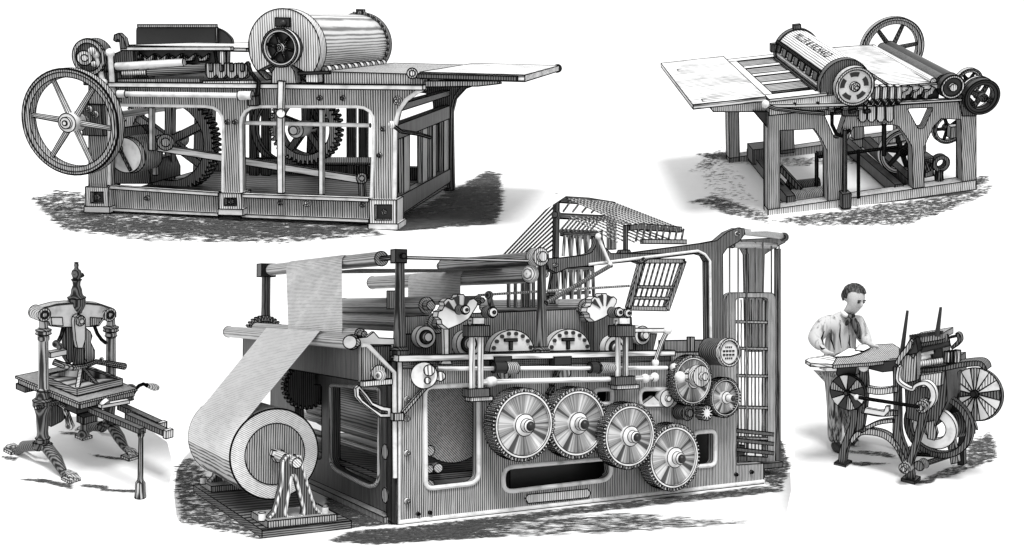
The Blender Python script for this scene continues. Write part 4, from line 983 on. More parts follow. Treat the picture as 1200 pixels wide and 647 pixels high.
# roller carriers below the feed board
for i in range(4):
    u = 1027+i*8.5; m = MB(); m.box(f3(u-2.8, 110, -.02).x, f3(u+2.8, 110, -.02).x, -0.05, 0.06, f3(u, 116, -.02).z, f3(u, 101, -.02).z); part3('roller_carrier', m, 'iron_l')
for i in range(4):
    u = 1011+i*10.5; m = MB(); m.prism(C3.fs([(u-4.5, 125), (u+4.5, 124.5), (u+4.5, 139), (u+2, 143), (u-2, 143), (u-4.5, 140)], -0.04), (0, 0.06, 0)); part3('carrier_plate', m, 'iron_l')
for i in range(5):
    u = 1014+i*8; m = MB(); m.tube(C3.fs([(u, 123), (u+3, 118), (u+6, 121), (u+9, 117)], -0.06), 0.022, 8); part3('spring', m, 'steel')
for i in range(3):
    u = 1056+i*13; m = MB(); m.prism(C3.fs([(u, 115), (u+2, 108), (u+7, 106), (u+10, 101), (u+14, 103), (u+11, 110), (u+6, 112), (u+5, 116)], -0.03), (0, 0.06, 0)); part3('fork_bracket', m, 'iron')
m = MB(); m.box(f3(1050, 116, .05).x, f3(1100, 116, .05).x, 0.06, 0.12, f3(1070, 119, .05).z, f3(1070, 100, .05).z); part3('carrier_back', m, 'black')
m = MB(); m.bar(f3(1050, 120.5, -0.02), f3(1126, 116.5, -0.02), 0.06, 0.025); part3('frame_ledge', m, 'white')
# big flywheel behind and the wheels at the right
cfw = f3(1046, 58, D3+0.1); rfw = 37*C3.k(cfw)
wheel(C3, T, 'flywheel', cfw, rfw, 0.085, 0.08, 6, 0.07, 'iron', 0.95, 'dark', label='big flywheel rising behind the right board', sw=0.03)
m = MB(); m.cyl(V((cfw.x, 0.3, cfw.z)), cfw, 0.04); part3('drive_shaft', m, 'dark')
c = f3(1116, 102, -0.08); m = MB(); m.cyl(c, c+V((0, 0.1, 0)), 0.135, n=28); w_ = part3('dark_gear', m, 'black'); m = MB(); m.cyl(c-V((0, 0.04, 0)), c, 0.045, n=14); m.ring(c-V((0, 0.012, 0)), 0.13, 0.105, 0.02, n=30); part3('gear_boss', m, 'iron_l', w_)
c = f3(1136, 96, 0.35); wheel(C3, T, 'belt_wheel', c, 0.155, 0.04, 0.06, 5, 0.035, 'iron_l', 0.3, 'dark', sw=0.018)
c = f3(1151, 114, -0.10); wheel(C3, T, 'belt_wheel', c, 0.20, 0.06, 0.09, 4, 0.045, 'black', 0.5, 'dark', sw=0.03, label='darkest belt wheel at the right corner')
m = MB(); m.ring(c+V((0.01, 0.14, 0)), 0.20, 0.165, 0.04, n=40); part3('wheel_guard', m, 'steel')
m = MB(); m.prism(C3.fs([(1122, 112), (1132, 110), (1144, 122), (1144, 136), (1128, 136)], -0.02), (0, 0.10, 0)); part3('wheel_bearing', m, 'dark')
# wheels, treadle roller and rods below
c = f3(1058, 178, 0.5); wheel(C3, T, 'lower_wheel', c, 27*C3.k(c), 0.055, 0.08, 6, 0.05, 'steel', 0.2, 'black', sw=0.03)
c = f3(1112, 151, 0.35); wheel(C3, T, 'lower_wheel', c, 18*C3.k(c), 0.04, 0.06, 5, 0.05, 'iron_l', 0.6, 'dark', sw=0.02)
m = MB(); m.box(f3(1110, 152, .3).x, f3(1121, 152, .3).x, 0.2, 0.3, f3(1115, 159, .3).z, f3(1115, 146, .3).z); part3('bearing_box', m, 'iron_l')
c = f3(1103, 192, 0.1); m = MB(); m.ring(c, 0.10, 0.055, 0.08, n=28); m.tube([c+V((-.1, 0.04, 0.05)), c+V((-.2, .04, .06)), f3(1086, 200, .14)], 0.05, 10); m.tube([c+V((0, .04, -.08)), f3(1100, 205, .14), f3(1101, 214, .14)], 0.045, 10); part3('pump', m, 'dark')
m = MB(); m.prism(C3.fs([(1084, 186), (1094, 184), (1094, 206), (1084, 208)], 0.2), (0, 0.2, 0)); part3('pump_body', m, 'iron')
for u, v0, v1, r in ((990, 152, 238, 0.022), (1006, 176, 232, 0.014), (1036, 145, 182, 0.02)):
    m = MB(); m.cyl(f3(u, v0, -0.05), f3(u, v1, -0.05), r, n=10); part3('lift_rod', m, 'steel')
m = MB(); m.box(f3(986, 232, -.08).x, f3(996, 232, -.08).x, -0.12, 0, f3(990, 243, -.08).z, f3(990, 226, -.08).z); part3('rod_guide', m, 'dark')
m = MB(); m.cyl(f3(960, 184, 0.4), f3(1052, 172, 0.4), 0.016, n=8); part3('cross_rod', m, 'iron')
m = MB(); m.tube(C3.fs([(975, 132), (975, 146), (980, 157), (988, 160), (996, 152)], -0.03), 0.015, 8); part3('belt_lever', m, 'steel')
ta = f3(919, 231, 0.5); tb = f3(965, 226, 0.5)
m = MB(); m.cyl(ta, tb, 0.085, n=20); tr = part3('treadle_roller', m, 'iron_l')
m = MB(); m.cyl(ta+V((0.1, .2, .06)), tb+V((0, .2, .06)), 0.07, n=18); part3('treadle_bar', m, 'dark', tr)
for a, b in (((914, 196), (938, 222)), ((912, 212), (924, 225))):
    m = MB(); m.bar(f3(*a, 0.6), f3(*b, 0.5), 0.06, 0.06); part3('treadle_arm', m, 'dark')
m = MB(); m.cyl(f3(957, 180, 0.5), f3(957, 218, 0.5), 0.018, n=8); m.cyl(f3(957, 180, 0.5), f3(966, 179, .5), 0.03); part3('treadle_rod', m, 'dark')
m = MB(); m.box(f3(876, 172, D3-.3).x, f3(895, 172, D3-.3).x, D3-0.6, D3-0.3, 0.1, 0.3); part3('foot_box', m, 'dark')
ground_patch(C3, [(730, 272), (860, 272), (1190, 262), (1199, 175), (1140, 120), (840, 120), (690, 150)])
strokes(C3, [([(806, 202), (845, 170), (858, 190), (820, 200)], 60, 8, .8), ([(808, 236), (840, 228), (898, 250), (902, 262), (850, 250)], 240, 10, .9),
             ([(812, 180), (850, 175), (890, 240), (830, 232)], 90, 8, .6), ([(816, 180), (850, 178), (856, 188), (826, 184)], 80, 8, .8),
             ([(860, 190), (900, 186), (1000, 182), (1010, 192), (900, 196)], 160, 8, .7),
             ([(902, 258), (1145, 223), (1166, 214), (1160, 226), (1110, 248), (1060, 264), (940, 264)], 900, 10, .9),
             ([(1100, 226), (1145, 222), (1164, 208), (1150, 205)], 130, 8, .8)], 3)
# ================================================================ iron hand press at lower left
k1 = 0.75; k2 = 1.0
H1 = Frame(56.52, 11.39, 4.85, (-5.4827*k1, 11.9883*k1, -2.2284*k1))
W1 = 0.85*k1
H1.M = Matrix.Translation(H1.t*k2) @ H1.R.to_4x4() @ Matrix.Scale(k2, 4)      # full size, standing farther back
U = thing(H1, 'hand_press', 'small iron hand press on clawed feet with two columns and a turned finial', 'printing press', at=(W1/2, 0, 0))
def f1(u, v, b=0.0): return H1.f(u, v, b)
def p1(name, m, mat, par=None, ink=0.0045): return build(name, m, mat, par or U, ink=ink)
def lathe_px(name, u0, v0, u1, v1, prof, b, mat, par=None, n=16):
    """turned piece between two points of the photograph; prof = (fraction along, radius in px)"""
    a = f1(u0, v0, b); q = f1(u1, v1, b); L_ = (q-a).length; k = H1.k(a)
    m = MB(); m.lathe(a, q-a, [(t*L_, r*k) for t, r in prof], n); return p1(name, m, mat, par)
bL = 0.0
ktop = f1(52, 369, 0); 
for (u, vb, vt, name) in ((51, 458, 374, 'l'), (130, 448, 372, 'r')):
    col = lathe_px('column', u, vb, u, vt, [(0, 6.5), (.02, 7), (.05, 5.8), (.70, 5.4), (.72, 6.6), (.76, 6.6), (.78, 5.5), (.80, 8.5), (.85, 8.5), (.88, 5), (1.0, 4.6)], 0, 'iron')
    c = f1(u+(1 if u < 100 else -1), 369, -0.07); m = MB(); r = 8*H1.k(c); m.cyl(c, c+V((0, 0.14, 0)), r, n=24); e = p1('beam_eye', m, 'iron_l', col)
    m = MB(); m.ring(c-V((0, 0.008, 0)), r*.62, r*.4, 0.02, n=24); p1('eye_ring', m, 'black', e)
hb = [(44, 370), (44, 365), (50, 361), (66, 356.5), (82, 355), (104, 355), (118, 356.5), (131, 361), (136, 366), (136, 371), (132, 375), (121, 375), (116, 382), (106, 383), (72, 383.5), (59, 382), (57, 377), (47, 376)]
m = MB(); m.prism(H1.fs(hb, -0.04), (0, 0.09, 0)); hd = p1('head_beam', m, 'steel')
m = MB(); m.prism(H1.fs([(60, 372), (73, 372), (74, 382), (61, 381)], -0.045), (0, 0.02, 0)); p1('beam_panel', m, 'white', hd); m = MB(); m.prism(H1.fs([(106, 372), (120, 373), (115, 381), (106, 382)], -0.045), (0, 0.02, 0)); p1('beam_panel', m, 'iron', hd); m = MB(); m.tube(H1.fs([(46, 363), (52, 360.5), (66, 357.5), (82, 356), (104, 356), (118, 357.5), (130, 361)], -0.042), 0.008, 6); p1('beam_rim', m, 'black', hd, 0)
lathe_px('finial', 90, 366, 89.5, 308, [(0, 6), (.05, 7), (.10, 8.5), (.16, 10), (.30, 10), (.34, 7.5), (.38, 6.5), (.46, 6), (.55, 4.2), (.62, 4.6), (.66, 5.6), (.68, 4), (.72, 4.6), (.78, 5.8), (.84, 5), (.88, 2.6), (.91, 2.2), (.95, 2.8), (1, 2.0)], 0.0, 'dark')
m = MB(); m.tube(H1.fs([(93, 324), (97, 322)], 0), 0.016, 8); p1('finial_pin', m, 'dark')
m = MB(); m.prism(H1.fs([(87, 377), (88, 372), (92, 369), (97, 370), (100, 375), (100, 398), (97, 408), (91, 408), (89, 399)], -0.09), (0, 0.04, 0)); lk = p1('toggle_link', m, 'white')
c = f1(94, 376, -0.10); m = MB(); m.cyl(c-V((0, .01, 0)), c+V((0, .02, 0)), 6*H1.k(c), n=22); q = p1('link_bolt', m, 'iron', lk); m = MB(); m.cyl(c-V((0, .025, 0)), c, 3*H1.k(c), n=14); p1('bolt_cap', m, 'steel', q)
m = MB(); m.prism(H1.fs([(91, 408), (98, 408), (99, 428), (90, 428)], -0.08), (0, 0.06, 0)); p1('press_spindle', m, 'dark')
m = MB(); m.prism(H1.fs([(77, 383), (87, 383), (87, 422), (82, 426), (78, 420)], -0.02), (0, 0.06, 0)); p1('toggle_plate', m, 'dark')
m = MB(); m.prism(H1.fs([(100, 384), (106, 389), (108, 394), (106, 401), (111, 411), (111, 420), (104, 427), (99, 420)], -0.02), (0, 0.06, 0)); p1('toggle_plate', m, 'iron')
m = MB(); m.tube(H1.fs([(111, 383), (114, 391), (119, 398), (124, 402)], 0.0), 0.012, 8); p1('counter_spring', m, 'dark')
m = MB(); m.tube(H1.fs([(74, 385), (72, 393), (68, 401)], 0.0), 0.014, 8); m.ball(f1(66, 403, 0), 0.035); m.ball(f1(70, 406, -.02), 0.03); p1('counter_spring', m, 'dark')
m = MB(); m.box(f1(57, 415, 0).x, f1(76, 415, 0).x, -0.03, 0.03, f1(60, 418, 0).z, f1(60, 412, 0).z); p1('spring_shelf', m, 'white')
m = MB(); m.tube([f1(63, 424, -.02), f1(74, 428, -.08), f1(86, 431, -.12), f1(100, 429, -.12), f1(112, 424, -.1), f1(125, 426, -.1), f1(146, 429.5, -.1)], [0.026, 0.026, .024, .02, .02, .024, .028], 10); m.ball(f1(119, 421, -.1), 0.02); p1('pull_bar', m, 'iron')
# bed, platen and ribs
zb = 0.947*k1
y0, y1 = -0.629*k1, 0.596*k1; x0, x1 = 0.078*k1, 0.737*k1
m = MB(); m.box(x0-0.02, x1+0.02, y0, y1, zb-0.07, zb-0.02); bd = p1('bed', m, 'iron')
m = MB(); m.box(x0-0.035, x1+0.035, y0-0.02, y1+0.02, zb-0.02, zb); p1('bed_table', m, 'iron', bd)
m = MB(); m.box(x0-0.03, x0+0.06, y1-0.12, y1+0.02, zb-0.12, zb-0.07); p1('bed_lug', m, 'dark', bd)
py0, py1 = -0.48*k1, 0.22*k1
m = MB(); m.box(x0+0.03, x1-0.02, py0, py1, zb+0.01, zb+0.07); pt = p1('platen', m, 'iron_h')
ap = f1(95, 430, -0.10); cx = ap.x
for x, y in ((x0+.06, py0+.04), (x1-.05, py0+.04), (x1-.05, py1-.04), (x0+.06, py1-.04), (cx, py0+.03), (x1-.04, -.1)):
    b0 = V((x, y, zb+0.07)); tp = V((cx, -0.10, ap.z)); foot = V((cx, -0.10, zb+0.07)); d = (b0-foot).normalized(); sd_ = V((-d.y, d.x, 0))*0.016
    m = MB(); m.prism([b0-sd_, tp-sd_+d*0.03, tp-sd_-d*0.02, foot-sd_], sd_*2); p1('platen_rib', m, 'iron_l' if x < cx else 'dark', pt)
# rails and their support
def rail(ua, va, ub, vb, x, w, mat='dark'):
    a = H1.s_(ua, va, x); b_ = H1.s_(ub, vb, x); m = MB(); m.bar(a, b_, w, w*0.8); return p1('rail', m, mat)
ra = f1(107, 480, y0+0.05)
rail(107, 480, 167, 505, H1.f(107, 480, y0+.05).x, 0.055)
r2 = rail(141, 476, 191, 499, x1-0.04, 0.06)
r3 = rail(150, 487, 197, 508, x1-0.12, 0.06)
for x, (ua, va) in ((x1-.04, (190, 499)), (x1-.12, (197, 508))):
    a = H1.s_(ua, va, x); m = MB(); m.box(a.x-.035, a.x+.035, a.y-.02, a.y+.02, a.z-.035, a.z+.035); p1('rail_end', m, 'iron_l')
m = MB(); m.bar(f1(117, 476, y0-.05), f1(150, 470, y0-.05), 0.05, 0.03); m.cyl(f1(120, 470, y0-.02), f1(124, 474, y0-.05), 0.04); p1('rail_stop', m, 'white')
a = H1.s_(167, 506, ra.x); gp = H1.s_(165, 575, ra.x)
top = V((a.x, a.y+0.02, a.z)); bot = V((a.x, a.y+0.02, 0.0))
u_, v_ = H1.pos(bot); kk = H1.k(bot); hh = top.z
m = MB(); m.lathe(bot, (0, 0, 1), [(0, 6.2*kk), (hh*.10, 5.5*kk), (hh*.22, 5.2*kk), (hh*.26, 3.2*kk), (hh*.30, 2.8*kk), (hh*.9, 2.2*kk), (hh*.94, 3.4*kk), (hh, 3.4*kk)], 8); p1('rail_support', m, 'iron')
# rounce handle
m = MB(); h0 = f1(154, 456, y0+.1); m.tube([h0, f1(158, 457, y0+.1), f1(163, 452, y0+.08), f1(168, 450, y0+.06), f1(173, 452, y0+.06)], 0.012, 8); hn = p1('crank', m, 'dark')
m = MB(); m.lathe(f1(172, 451.5, y0+.06), f1(186, 455, y0+.06)-f1(172, 451.5, y0+.06), [(0, 0.018), (0.05, 0.03), (0.10, 0.034), (0.125, 0.02)], 12); p1('crank_handle', m, 'iron_l', hn)
m = MB(); m.ball(f1(153, 457, y0+.1), 0.055); m.cyl(f1(152, 462, y0+.1), f1(152, 468, y0+.1), 0.035); p1('crank_bearing', m, 'dark')
# pedestals and clawed feet
for (u, vt, vb, legs) in ((50, 458, 518, 0), (128, 450, 498, 1)):
    lathe_px('pedestal', u, vb, u, vt, [(0, 7.5), (.08, 8), (.12, 6.5), (.2, 6), (.55, 7.5), (.68, 9.5), (.72, 11), (.82, 11), (.86, 8), (.95, 7), (1, 6)], 0, 'dark')
xs = (f1(50, 500, 0).x, W1-0.01)
for xi, tops, toes, mids in ((xs[0], ((45, 522), (55, 524)), ((15, 534), (83, 567)), ((28, 523), (66, 538))), (xs[1], ((120, 500), (132, 500)), ((98, 507), (152, 533)), ((108, 499), (140, 513)))):
    for (tu, tv), (eu, ev), (mu, mv) in zip(tops, toes, mids):
        P_ = [H1.s_(tu, tv, xi), H1.s_(mu, mv, xi), H1.s_((mu*.5+eu*.5), (mv*.45+ev*.55), xi), H1.s_(eu, ev-3, xi)]
        P_[-1].z = max(P_[-1].z, 0.035)
        m = MB(); m.tube([P_[0]+V((0, 0, .03)), P_[0]] + P_[1:], [0.044, 0.05, 0.05, 0.034, 0.028], 12); lg = p1('claw_leg', m, 'dark')
        e = P_[-1]; d = (P_[-1]-P_[-2]); d.z = 0; d.normalize(); s_ = V((-d.y, d.x, 0))
        m = MB(); m.box(e.x-.05, e.x+.05, e.y-.06, e.y+.06, 0, 0.025); p1('claw_pad', m, 'iron_l', lg)
        for j in (-1, 0, 1):
            m = MB(); m.tube([e-d*0.05+V((0, 0, .03)), e+d*0.03+s_*0.025*j+V((0, 0, .02)), e+d*0.075+s_*0.035*j+V((0, 0, -.012))], [0.020, 0.018, 0.010], 8); p1('claw', m, 'iron', lg, 0)
    m = MB(); m.tube([H1.s_(*p, xi) for p in ([(30, 530), (42, 538), (56, 540), (66, 535)] if xi == xs[0] else [(113, 503), (120, 509), (130, 510), (138, 508)])], 0.014, 8); p1('leg_arch', m, 'white', None, 0)
# brace and ribbed drum between the pedestals
m = MB(); m.prism(H1.fs([(60, 472), (78, 470), (80, 486), (72, 494), (60, 500)], 0.05), (0, 0.05, 0)); p1('rib_panel', m, 'dark')
m = MB(); m.tube(H1.fs([(42, 478), (56, 475), (68, 472), (75, 476), (79, 486), (82, 498)], -0.06), [0.016, .016, .018, .02, .022, .03], 10); m.ball(f1(82, 499, -.06), 0.04); p1('brace', m, 'iron_l')
m = MB(); m.box(f1(90, 490, -.1).x, f1(106, 490, -.1).x, -0.2, -0.1, f1(95, 493, -.1).z, f1(95, 485, -.1).z); m.cyl(f1(99, 488, -.15), f1(99, 506, -.15), 0.035); m.ball(f1(98, 508, -.15), 0.05); p1('rounce_drum', m, 'dark')
m = MB(); m.box(x0+.1, x1-.05, -0.25, 0.2, zb-0.20, zb-0.08); p1('rounce_barrel', m, 'black')
ground_patch(H1, [(-40, 540), (0, 575), (60, 594), (140, 597), (180, 588), (198, 570), (203, 545), (196, 518), (170, 500), (130, 488), (60, 488), (-20, 508)])
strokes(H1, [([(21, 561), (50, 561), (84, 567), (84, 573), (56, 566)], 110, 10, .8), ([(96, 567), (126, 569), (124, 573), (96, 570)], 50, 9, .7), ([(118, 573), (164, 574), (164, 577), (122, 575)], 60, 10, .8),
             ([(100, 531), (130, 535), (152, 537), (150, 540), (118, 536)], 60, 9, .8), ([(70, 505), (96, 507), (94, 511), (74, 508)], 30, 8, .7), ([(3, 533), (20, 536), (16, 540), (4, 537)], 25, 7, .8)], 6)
# ================================================================ treadle press at lower right and the man feeding it
G2 = Frame(-40, 11, 0, (3.136, 9.7, -1.79))
J = thing(G2, 'treadle_press', 'compact treadle press on splayed legs with a sunburst disc, fed by a man', 'printing press', at=(0.4, 0.3, 0))
def f2(u, v, b=0.0): return G2.f(u, v, b)
def p2_(name, m, mat, par=None, ink=0.0045): return build(name, m, mat, par or J, ink=ink)
def rib(name, pts, b, w, mat='dark', par=None, t=0.06):
    """flat iron member following a line of points, w px wide"""
    L_ = []; R_ = []
    ws = list(w) if isinstance(w, (list, tuple)) else [w]*len(pts)
    if len(pts) > 2:                       # smooth the line
        q = []; wq = []
        for i in range(len(pts)-1):
            p0, p1, p2, p3 = V(pts[max(i-1, 0)]), V(pts[i]), V(pts[i+1]), V(pts[min(i+2, len(pts)-1)])
            for k in range(5):
                h = k/5
                q.append(tuple(0.5*((2*p1)+(p2-p0)*h+(2*p0-5*p1+4*p2-p3)*h*h+(3*p1-p0-3*p2+p3)*h**3))); wq.append(ws[i]*(1-h)+ws[i+1]*h)
        pts = q+[pts[-1]]; ws = wq+[ws[-1]]
    w = ws
    for i, p in enumerate(pts):
        a = V(pts[max(i-1, 0)]); c = V(pts[min(i+1, len(pts)-1)]); d = (c-a).normalized(); n = V((-d.y, d.x))
        ww = w[i] if isinstance(w, (list, tuple)) else w
        L_.append(V(p)+n*ww/2); R_.append(V(p)-n*ww/2)
    m = MB(); m.prism(G2.fs([tuple(q) for q in L_+R_[::-1]], b), (0, t, 0)); return p2_(name, m, mat, par)
BK = 0.72
for b in (0.0, BK):
    mt = 'dark'
    rib('leg', [(1001, 480), (1000, 496), (994, 512), (988, 528), (986, 545)], b, [7, 8, 8, 8, 7], mt)
    rib('leg', [(1050, 430), (1051, 480), (1051, 508), (1058, 530), (1065, 552), (1066, 566)], b, [7, 7, 9, 9, 8, 9], mt)
    rib('frame_arch', [(997, 518), (1006, 508), (1018, 506), (1036, 510), (1050, 522), (1060, 542)], b, [5, 6, 7, 7, 6, 5], 'iron')
    rib('frame_bar', [(1010, 481), (1030, 485), (1052, 484)], b, 6, 'iron')
    rib('frame_bar', [(1012, 456), (1030, 459), (1052, 456)], b, 7, 'iron_l')
    rib('frame_bar', [(1008, 506), (1028, 496), (1048, 493)], b, 4, 'iron')
    rib('frame_stile', [(1010, 428), (1012, 450), (1010, 480), (1006, 506)], b, 8, 'dark')
    m = MB(); c = f2(1066, 565, b); m.box(c.x-.06, c.x+.06, b-.05, b+.1, 0.0, 0.03); p2_('foot', m, 'black'); m = MB(); c = f2(986, 544, b); m.box(c.x-.05, c.x+.06, b-.05, b+.1, c.z-.01, c.z+.02); p2_('foot', m, 'black')
m = MB(); m.prism(G2.fs([(1012, 484), (1036, 488), (1042, 482), (1042, 476), (1038, 476), (1036, 482), (1014, 478)], -0.02), (0, 0.03, 0)); p2_('latch_strap', m, 'white')
# body casting at the right half
m = MB(); m.prism(G2.fs([(1053, 418), (1074, 414), (1074, 446), (1056, 450)], 0.0), (0, 0.5, 0)); p2_('body_casting', m, 'iron')
m = MB(); m.prism(G2.fs([(1060, 434), (1108, 428), (1110, 470), (1096, 500), (1062, 490)], 0.10), (0, BK-0.15, 0)); p2_('body_casting', m, 'dark')
m = MB(); m.prism(G2.fs([(1078, 440), (1104, 436), (1103, 452), (1080, 454)], 0.06), (0, 0.05, 0)); p2_('body_panel', m, 'iron_l')
rib('hook_arm', [(1053, 430), (1052, 447), (1068, 457), (1073, 452), (1084, 449), (1092, 456), (1093, 468), (1085, 478), (1078, 478)], -0.08, [3, 3, 3, 4, 5, 6, 7, 8, 8], 'steel')
rib('treadle_arm', [(1086, 470), (1083, 480), (1074, 515), (1064, 548)], -0.10, [9, 8, 7, 6], 'dark')
for u, v, r in ((1080, 477, .055), (1060, 549, .05)):
    m = MB(); c = f2(u, v, -0.14); m.cyl(c, c+V((0, 0.12, 0)), r, n=18); m.cyl(c-V((0, .03, 0)), c, r*.5, n=12); p2_('arm_pivot', m, 'iron')
m = MB(); m.cyl(f2(1004, 465.5, -0.16), f2(1078, 477, -0.16), 0.013, n=10); m.ball(f2(1004, 465.5, -.16), 0.026); p2_('connecting_rod', m, 'steel')
# segment wheels: wedges of alternating tone
def sunburst(name, c, r, n, ax, tones, par=None, t=0.04, lab=None):
    ax = V(ax).normalized(); a, b = perp(ax)
    m = MB(); m.cyl(c, c+ax*t, r, n=40); w_ = p2_(name, m, 'dark' if lab else 'black', par)
    if lab: w_['label'] = lab
    for i in range(n):
        a0, a1 = 2*PI*i/n, 2*PI*(i+0.97)/n
        q = [c-ax*0.004+(a*math.cos(x)+b*math.sin(x))*rr for x, rr in ((a0, r*.10), (a0, r*.985), ((a0+a1)/2, r*.995), (a1, r*.985))]
        k = MB(); k.prism(q, ax*0.01); p2_('wedge', k, tones[i % len(tones)], w_, 0.003)
    k = MB(); k.cyl(c-ax*0.04, c, r*.12, n=16); p2_('hub', k, 'black', w_)
    return w_
c = f2(993, 460, -0.06); sunburst('crank_wheel', c, 21*G2.k(c), 12, (0, 1, 0), ['white', 'black', 'iron', 'black'])
c = f2(1143, 462, 0.45); 
sunburst('ink_disc', c, 31*G2.k(c), 16, (0.25, 1, -0.20), ['white', 'iron_l', 'white', 'iron', 'steel', 'iron_l', 'steel', 'dark'], lab='tilted round disc of alternating light and dark wedges')  # the disc's shading is put into the tones of its wedges
c = f2(1095, 502, 0.15); m = MB(); m.ring(c, 0.19, 0.10, 0.06, n=40); fw = p2_('small_flywheel', m, 'steel'); m = MB(); m.ring(c+V((0.0, .08, 0)), 0.30, 0.25, 0.07, n=44); p2_('belt_rim', m, 'dark', fw); m = MB(); m.prism(G2.fs([(1084, 495), (1094, 493), (1098, 508), (1095, 516), (1087, 514)], 0.08), (0, .04, 0)); p2_('counterweight', m, 'iron', fw)
c = f2(1112, 500, 0.35); q = f2(1138, 494, 0.40); m = MB(); m.cyl(c, q, 0.11, n=24); p2_('ink_cylinder', m, 'dark'); m = MB(); m.cyl(q, q+(q-c).normalized()*0.03, 0.085, n=20); p2_('cylinder_cap', m, 'black')
rib('leg', [(1112, 512), (1116, 528), (1119, 543)], 0.45, [9, 8, 9], 'iron', None, 0.07)
rib('leg', [(1129, 505), (1126, 525), (1126, 545)], 0.60, [8, 7, 7], 'black', None, 0.07)
m = MB(); m.cyl(f2(1079, 545, -.05), f2(1112, 534, .40), 0.022, n=10); m.cyl(f2(1077, 546, -.1), f2(1083, 543, 0), 0.045, n=14); p2_('treadle_shaft', m, 'dark')
m = MB(); m.cyl(f2(1068, 532, .1), f2(1112, 535, .40), 0.014, n=10); p2_('stay_rod', m, 'iron')
m = MB(); m.prism(G2.fs([(1106, 440), (1122, 436), (1124, 500), (1110, 498), (1104, 470)], 0.42), (0, 0.10, 0)); p2_('disc_bracket', m, 'black')
for u, v in ((1114, 447), (1112, 468)):
    m = MB(); c = f2(u, v, .40); m.cyl(c-V((0, .03, 0)), c+V((0, .05, 0)), 0.05, n=16); p2_('bracket_boss', m, 'iron')
# rollers, forks, shelves above
rib('shelf_bracket', [(1072, 434), (1100, 433), (1124, 428), (1145, 426), (1152, 429), (1155, 434)], 0.10, [4, 5, 6, 6, 5, 2], 'dark', None, 0.14)
m = MB(); m.prism(G2.fs([(1066, 397), (1104, 391), (1104, 398), (1068, 404)], 0.10), (0, 0.30, 0)); cr_ = p2_('comb_roller', m, 'iron')
for i in range(12):
    u = 1069+i*3; m = MB(); m.bar(f2(u, 396-i*.45, 0.08), f2(u, 392.5-i*.45, 0.08), 0.012, 0.05); p2_('comb_tooth', m, 'black', cr_, 0)
for a, b, r, mt in (((1068, 404), (1112, 396), 0.035, 'dark'), ((1070, 412), (1113, 402), 0.03, 'black'), ((1073, 421), (1090, 417), 0.024, 'steel'), ((1075, 427), (1118, 421), 0.026, 'iron_l'), ((1072, 416), (1094, 412), 0.02, 'steel')):
    m = MB(); m.cyl(f2(*a, 0.12), f2(*b, 0.2), r, n=14); p2_('form_roller', m, mt)
rib('roller_fork', [(1120, 392), (1123, 393), (1124, 399), (1120, 404), (1115, 408)], 0.2, [3, 4, 4, 4, 3], 'dark')
rib('roller_link', [(1112, 396), (1121, 394)], 0.2, 1.5, 'dark')
m = MB(); m.prism(G2.fs([(1098, 408), (1104, 406), (1105, 422), (1093, 424), (1092, 412)], 0.2), (0, .2, 0)); p2_('roller_cheek', m, 'black')
for i in range(4):
    u = 1110+i*4; m = MB(); m.bar(f2(u, 412-i*.6, .15), f2(u, 425, .15), 0.022, 0.05); p2_('fountain_rib', m, 'iron_l' if i % 2 else 'dark')
rib('throw_arm', [(1051, 427), (1056, 418), (1064, 408), (1068, 400)], -0.03, [5, 6, 6, 5], 'iron')
m = MB(); m.prism(G2.fs([(1064, 404), (1073, 396), (1076, 412), (1070, 420), (1064, 414)], 0.0), (0, .1, 0)); p2_('arm_cheek', m, 'black')
for a, b in (((1056, 420), (1063.5, 364)), ((1098, 394), (1102.5, 360))):
    m = MB(); m.cyl(f2(*a, 0.05), f2(*b, 0.05), 0.022, 0.012, 10); p2_('guide_rod', m, 'black', None, 0)
# feed table
zt = f2(1020, 424, -0.05).z
tp = G2.ts([(972, 420), (980, 415), (1012, 405), (1046, 403), (1054, 408), (1054, 421), (1022, 425), (976, 428)], zt)
m = MB(); m.prism(tp, (0, 0, -0.03)); p2_('feed_table', m, 'iron')
tl = G2.ts([(944, 422), (948, 420), (972, 416), (980, 420), (976, 427), (950, 426)], zt+0.004)
m = MB(); m.prism(tl, (0, 0, -0.03)); p2_('table_leaf', m, 'board')
m = MB(); m.prism(G2.fs([(1018, 426), (1052, 422), (1052, 434), (1034, 436), (1018, 432)], 0.05), (0, 0.1, 0)); p2_('table_bearer', m, 'black')
m = MB(); m.prism(G2.fs([(982, 428), (1004, 427), (1002, 440), (986, 446), (980, 438)], 0.02), (0, 0.1, 0)); p2_('table_bearer', m, 'black')
c = f2(1012, 430, -.05); m = MB(); m.ball(c, 0.045); p2_('table_pivot', m, 'steel')
def sheet(pts, dz_, lab):
    m = MB(); m.prism(G2.ts(pts, zt+dz_), (0, 0, 0.006)); o = build('paper_sheet', m, 'paper', None, ink=0.003); tag(o, lab, 'paper', 'sheets on the feed table', G2)
sheet([(977, 419), (994, 409), (1000, 409), (1010, 414), (996, 418)], 0.006, 'white sheet under the right hand of the standing man')
sheet([(1002, 411), (1007, 405), (1016, 404), (1020, 408), (1012, 412)], 0.014, 'smaller white sheet under the far hand of the standing man')

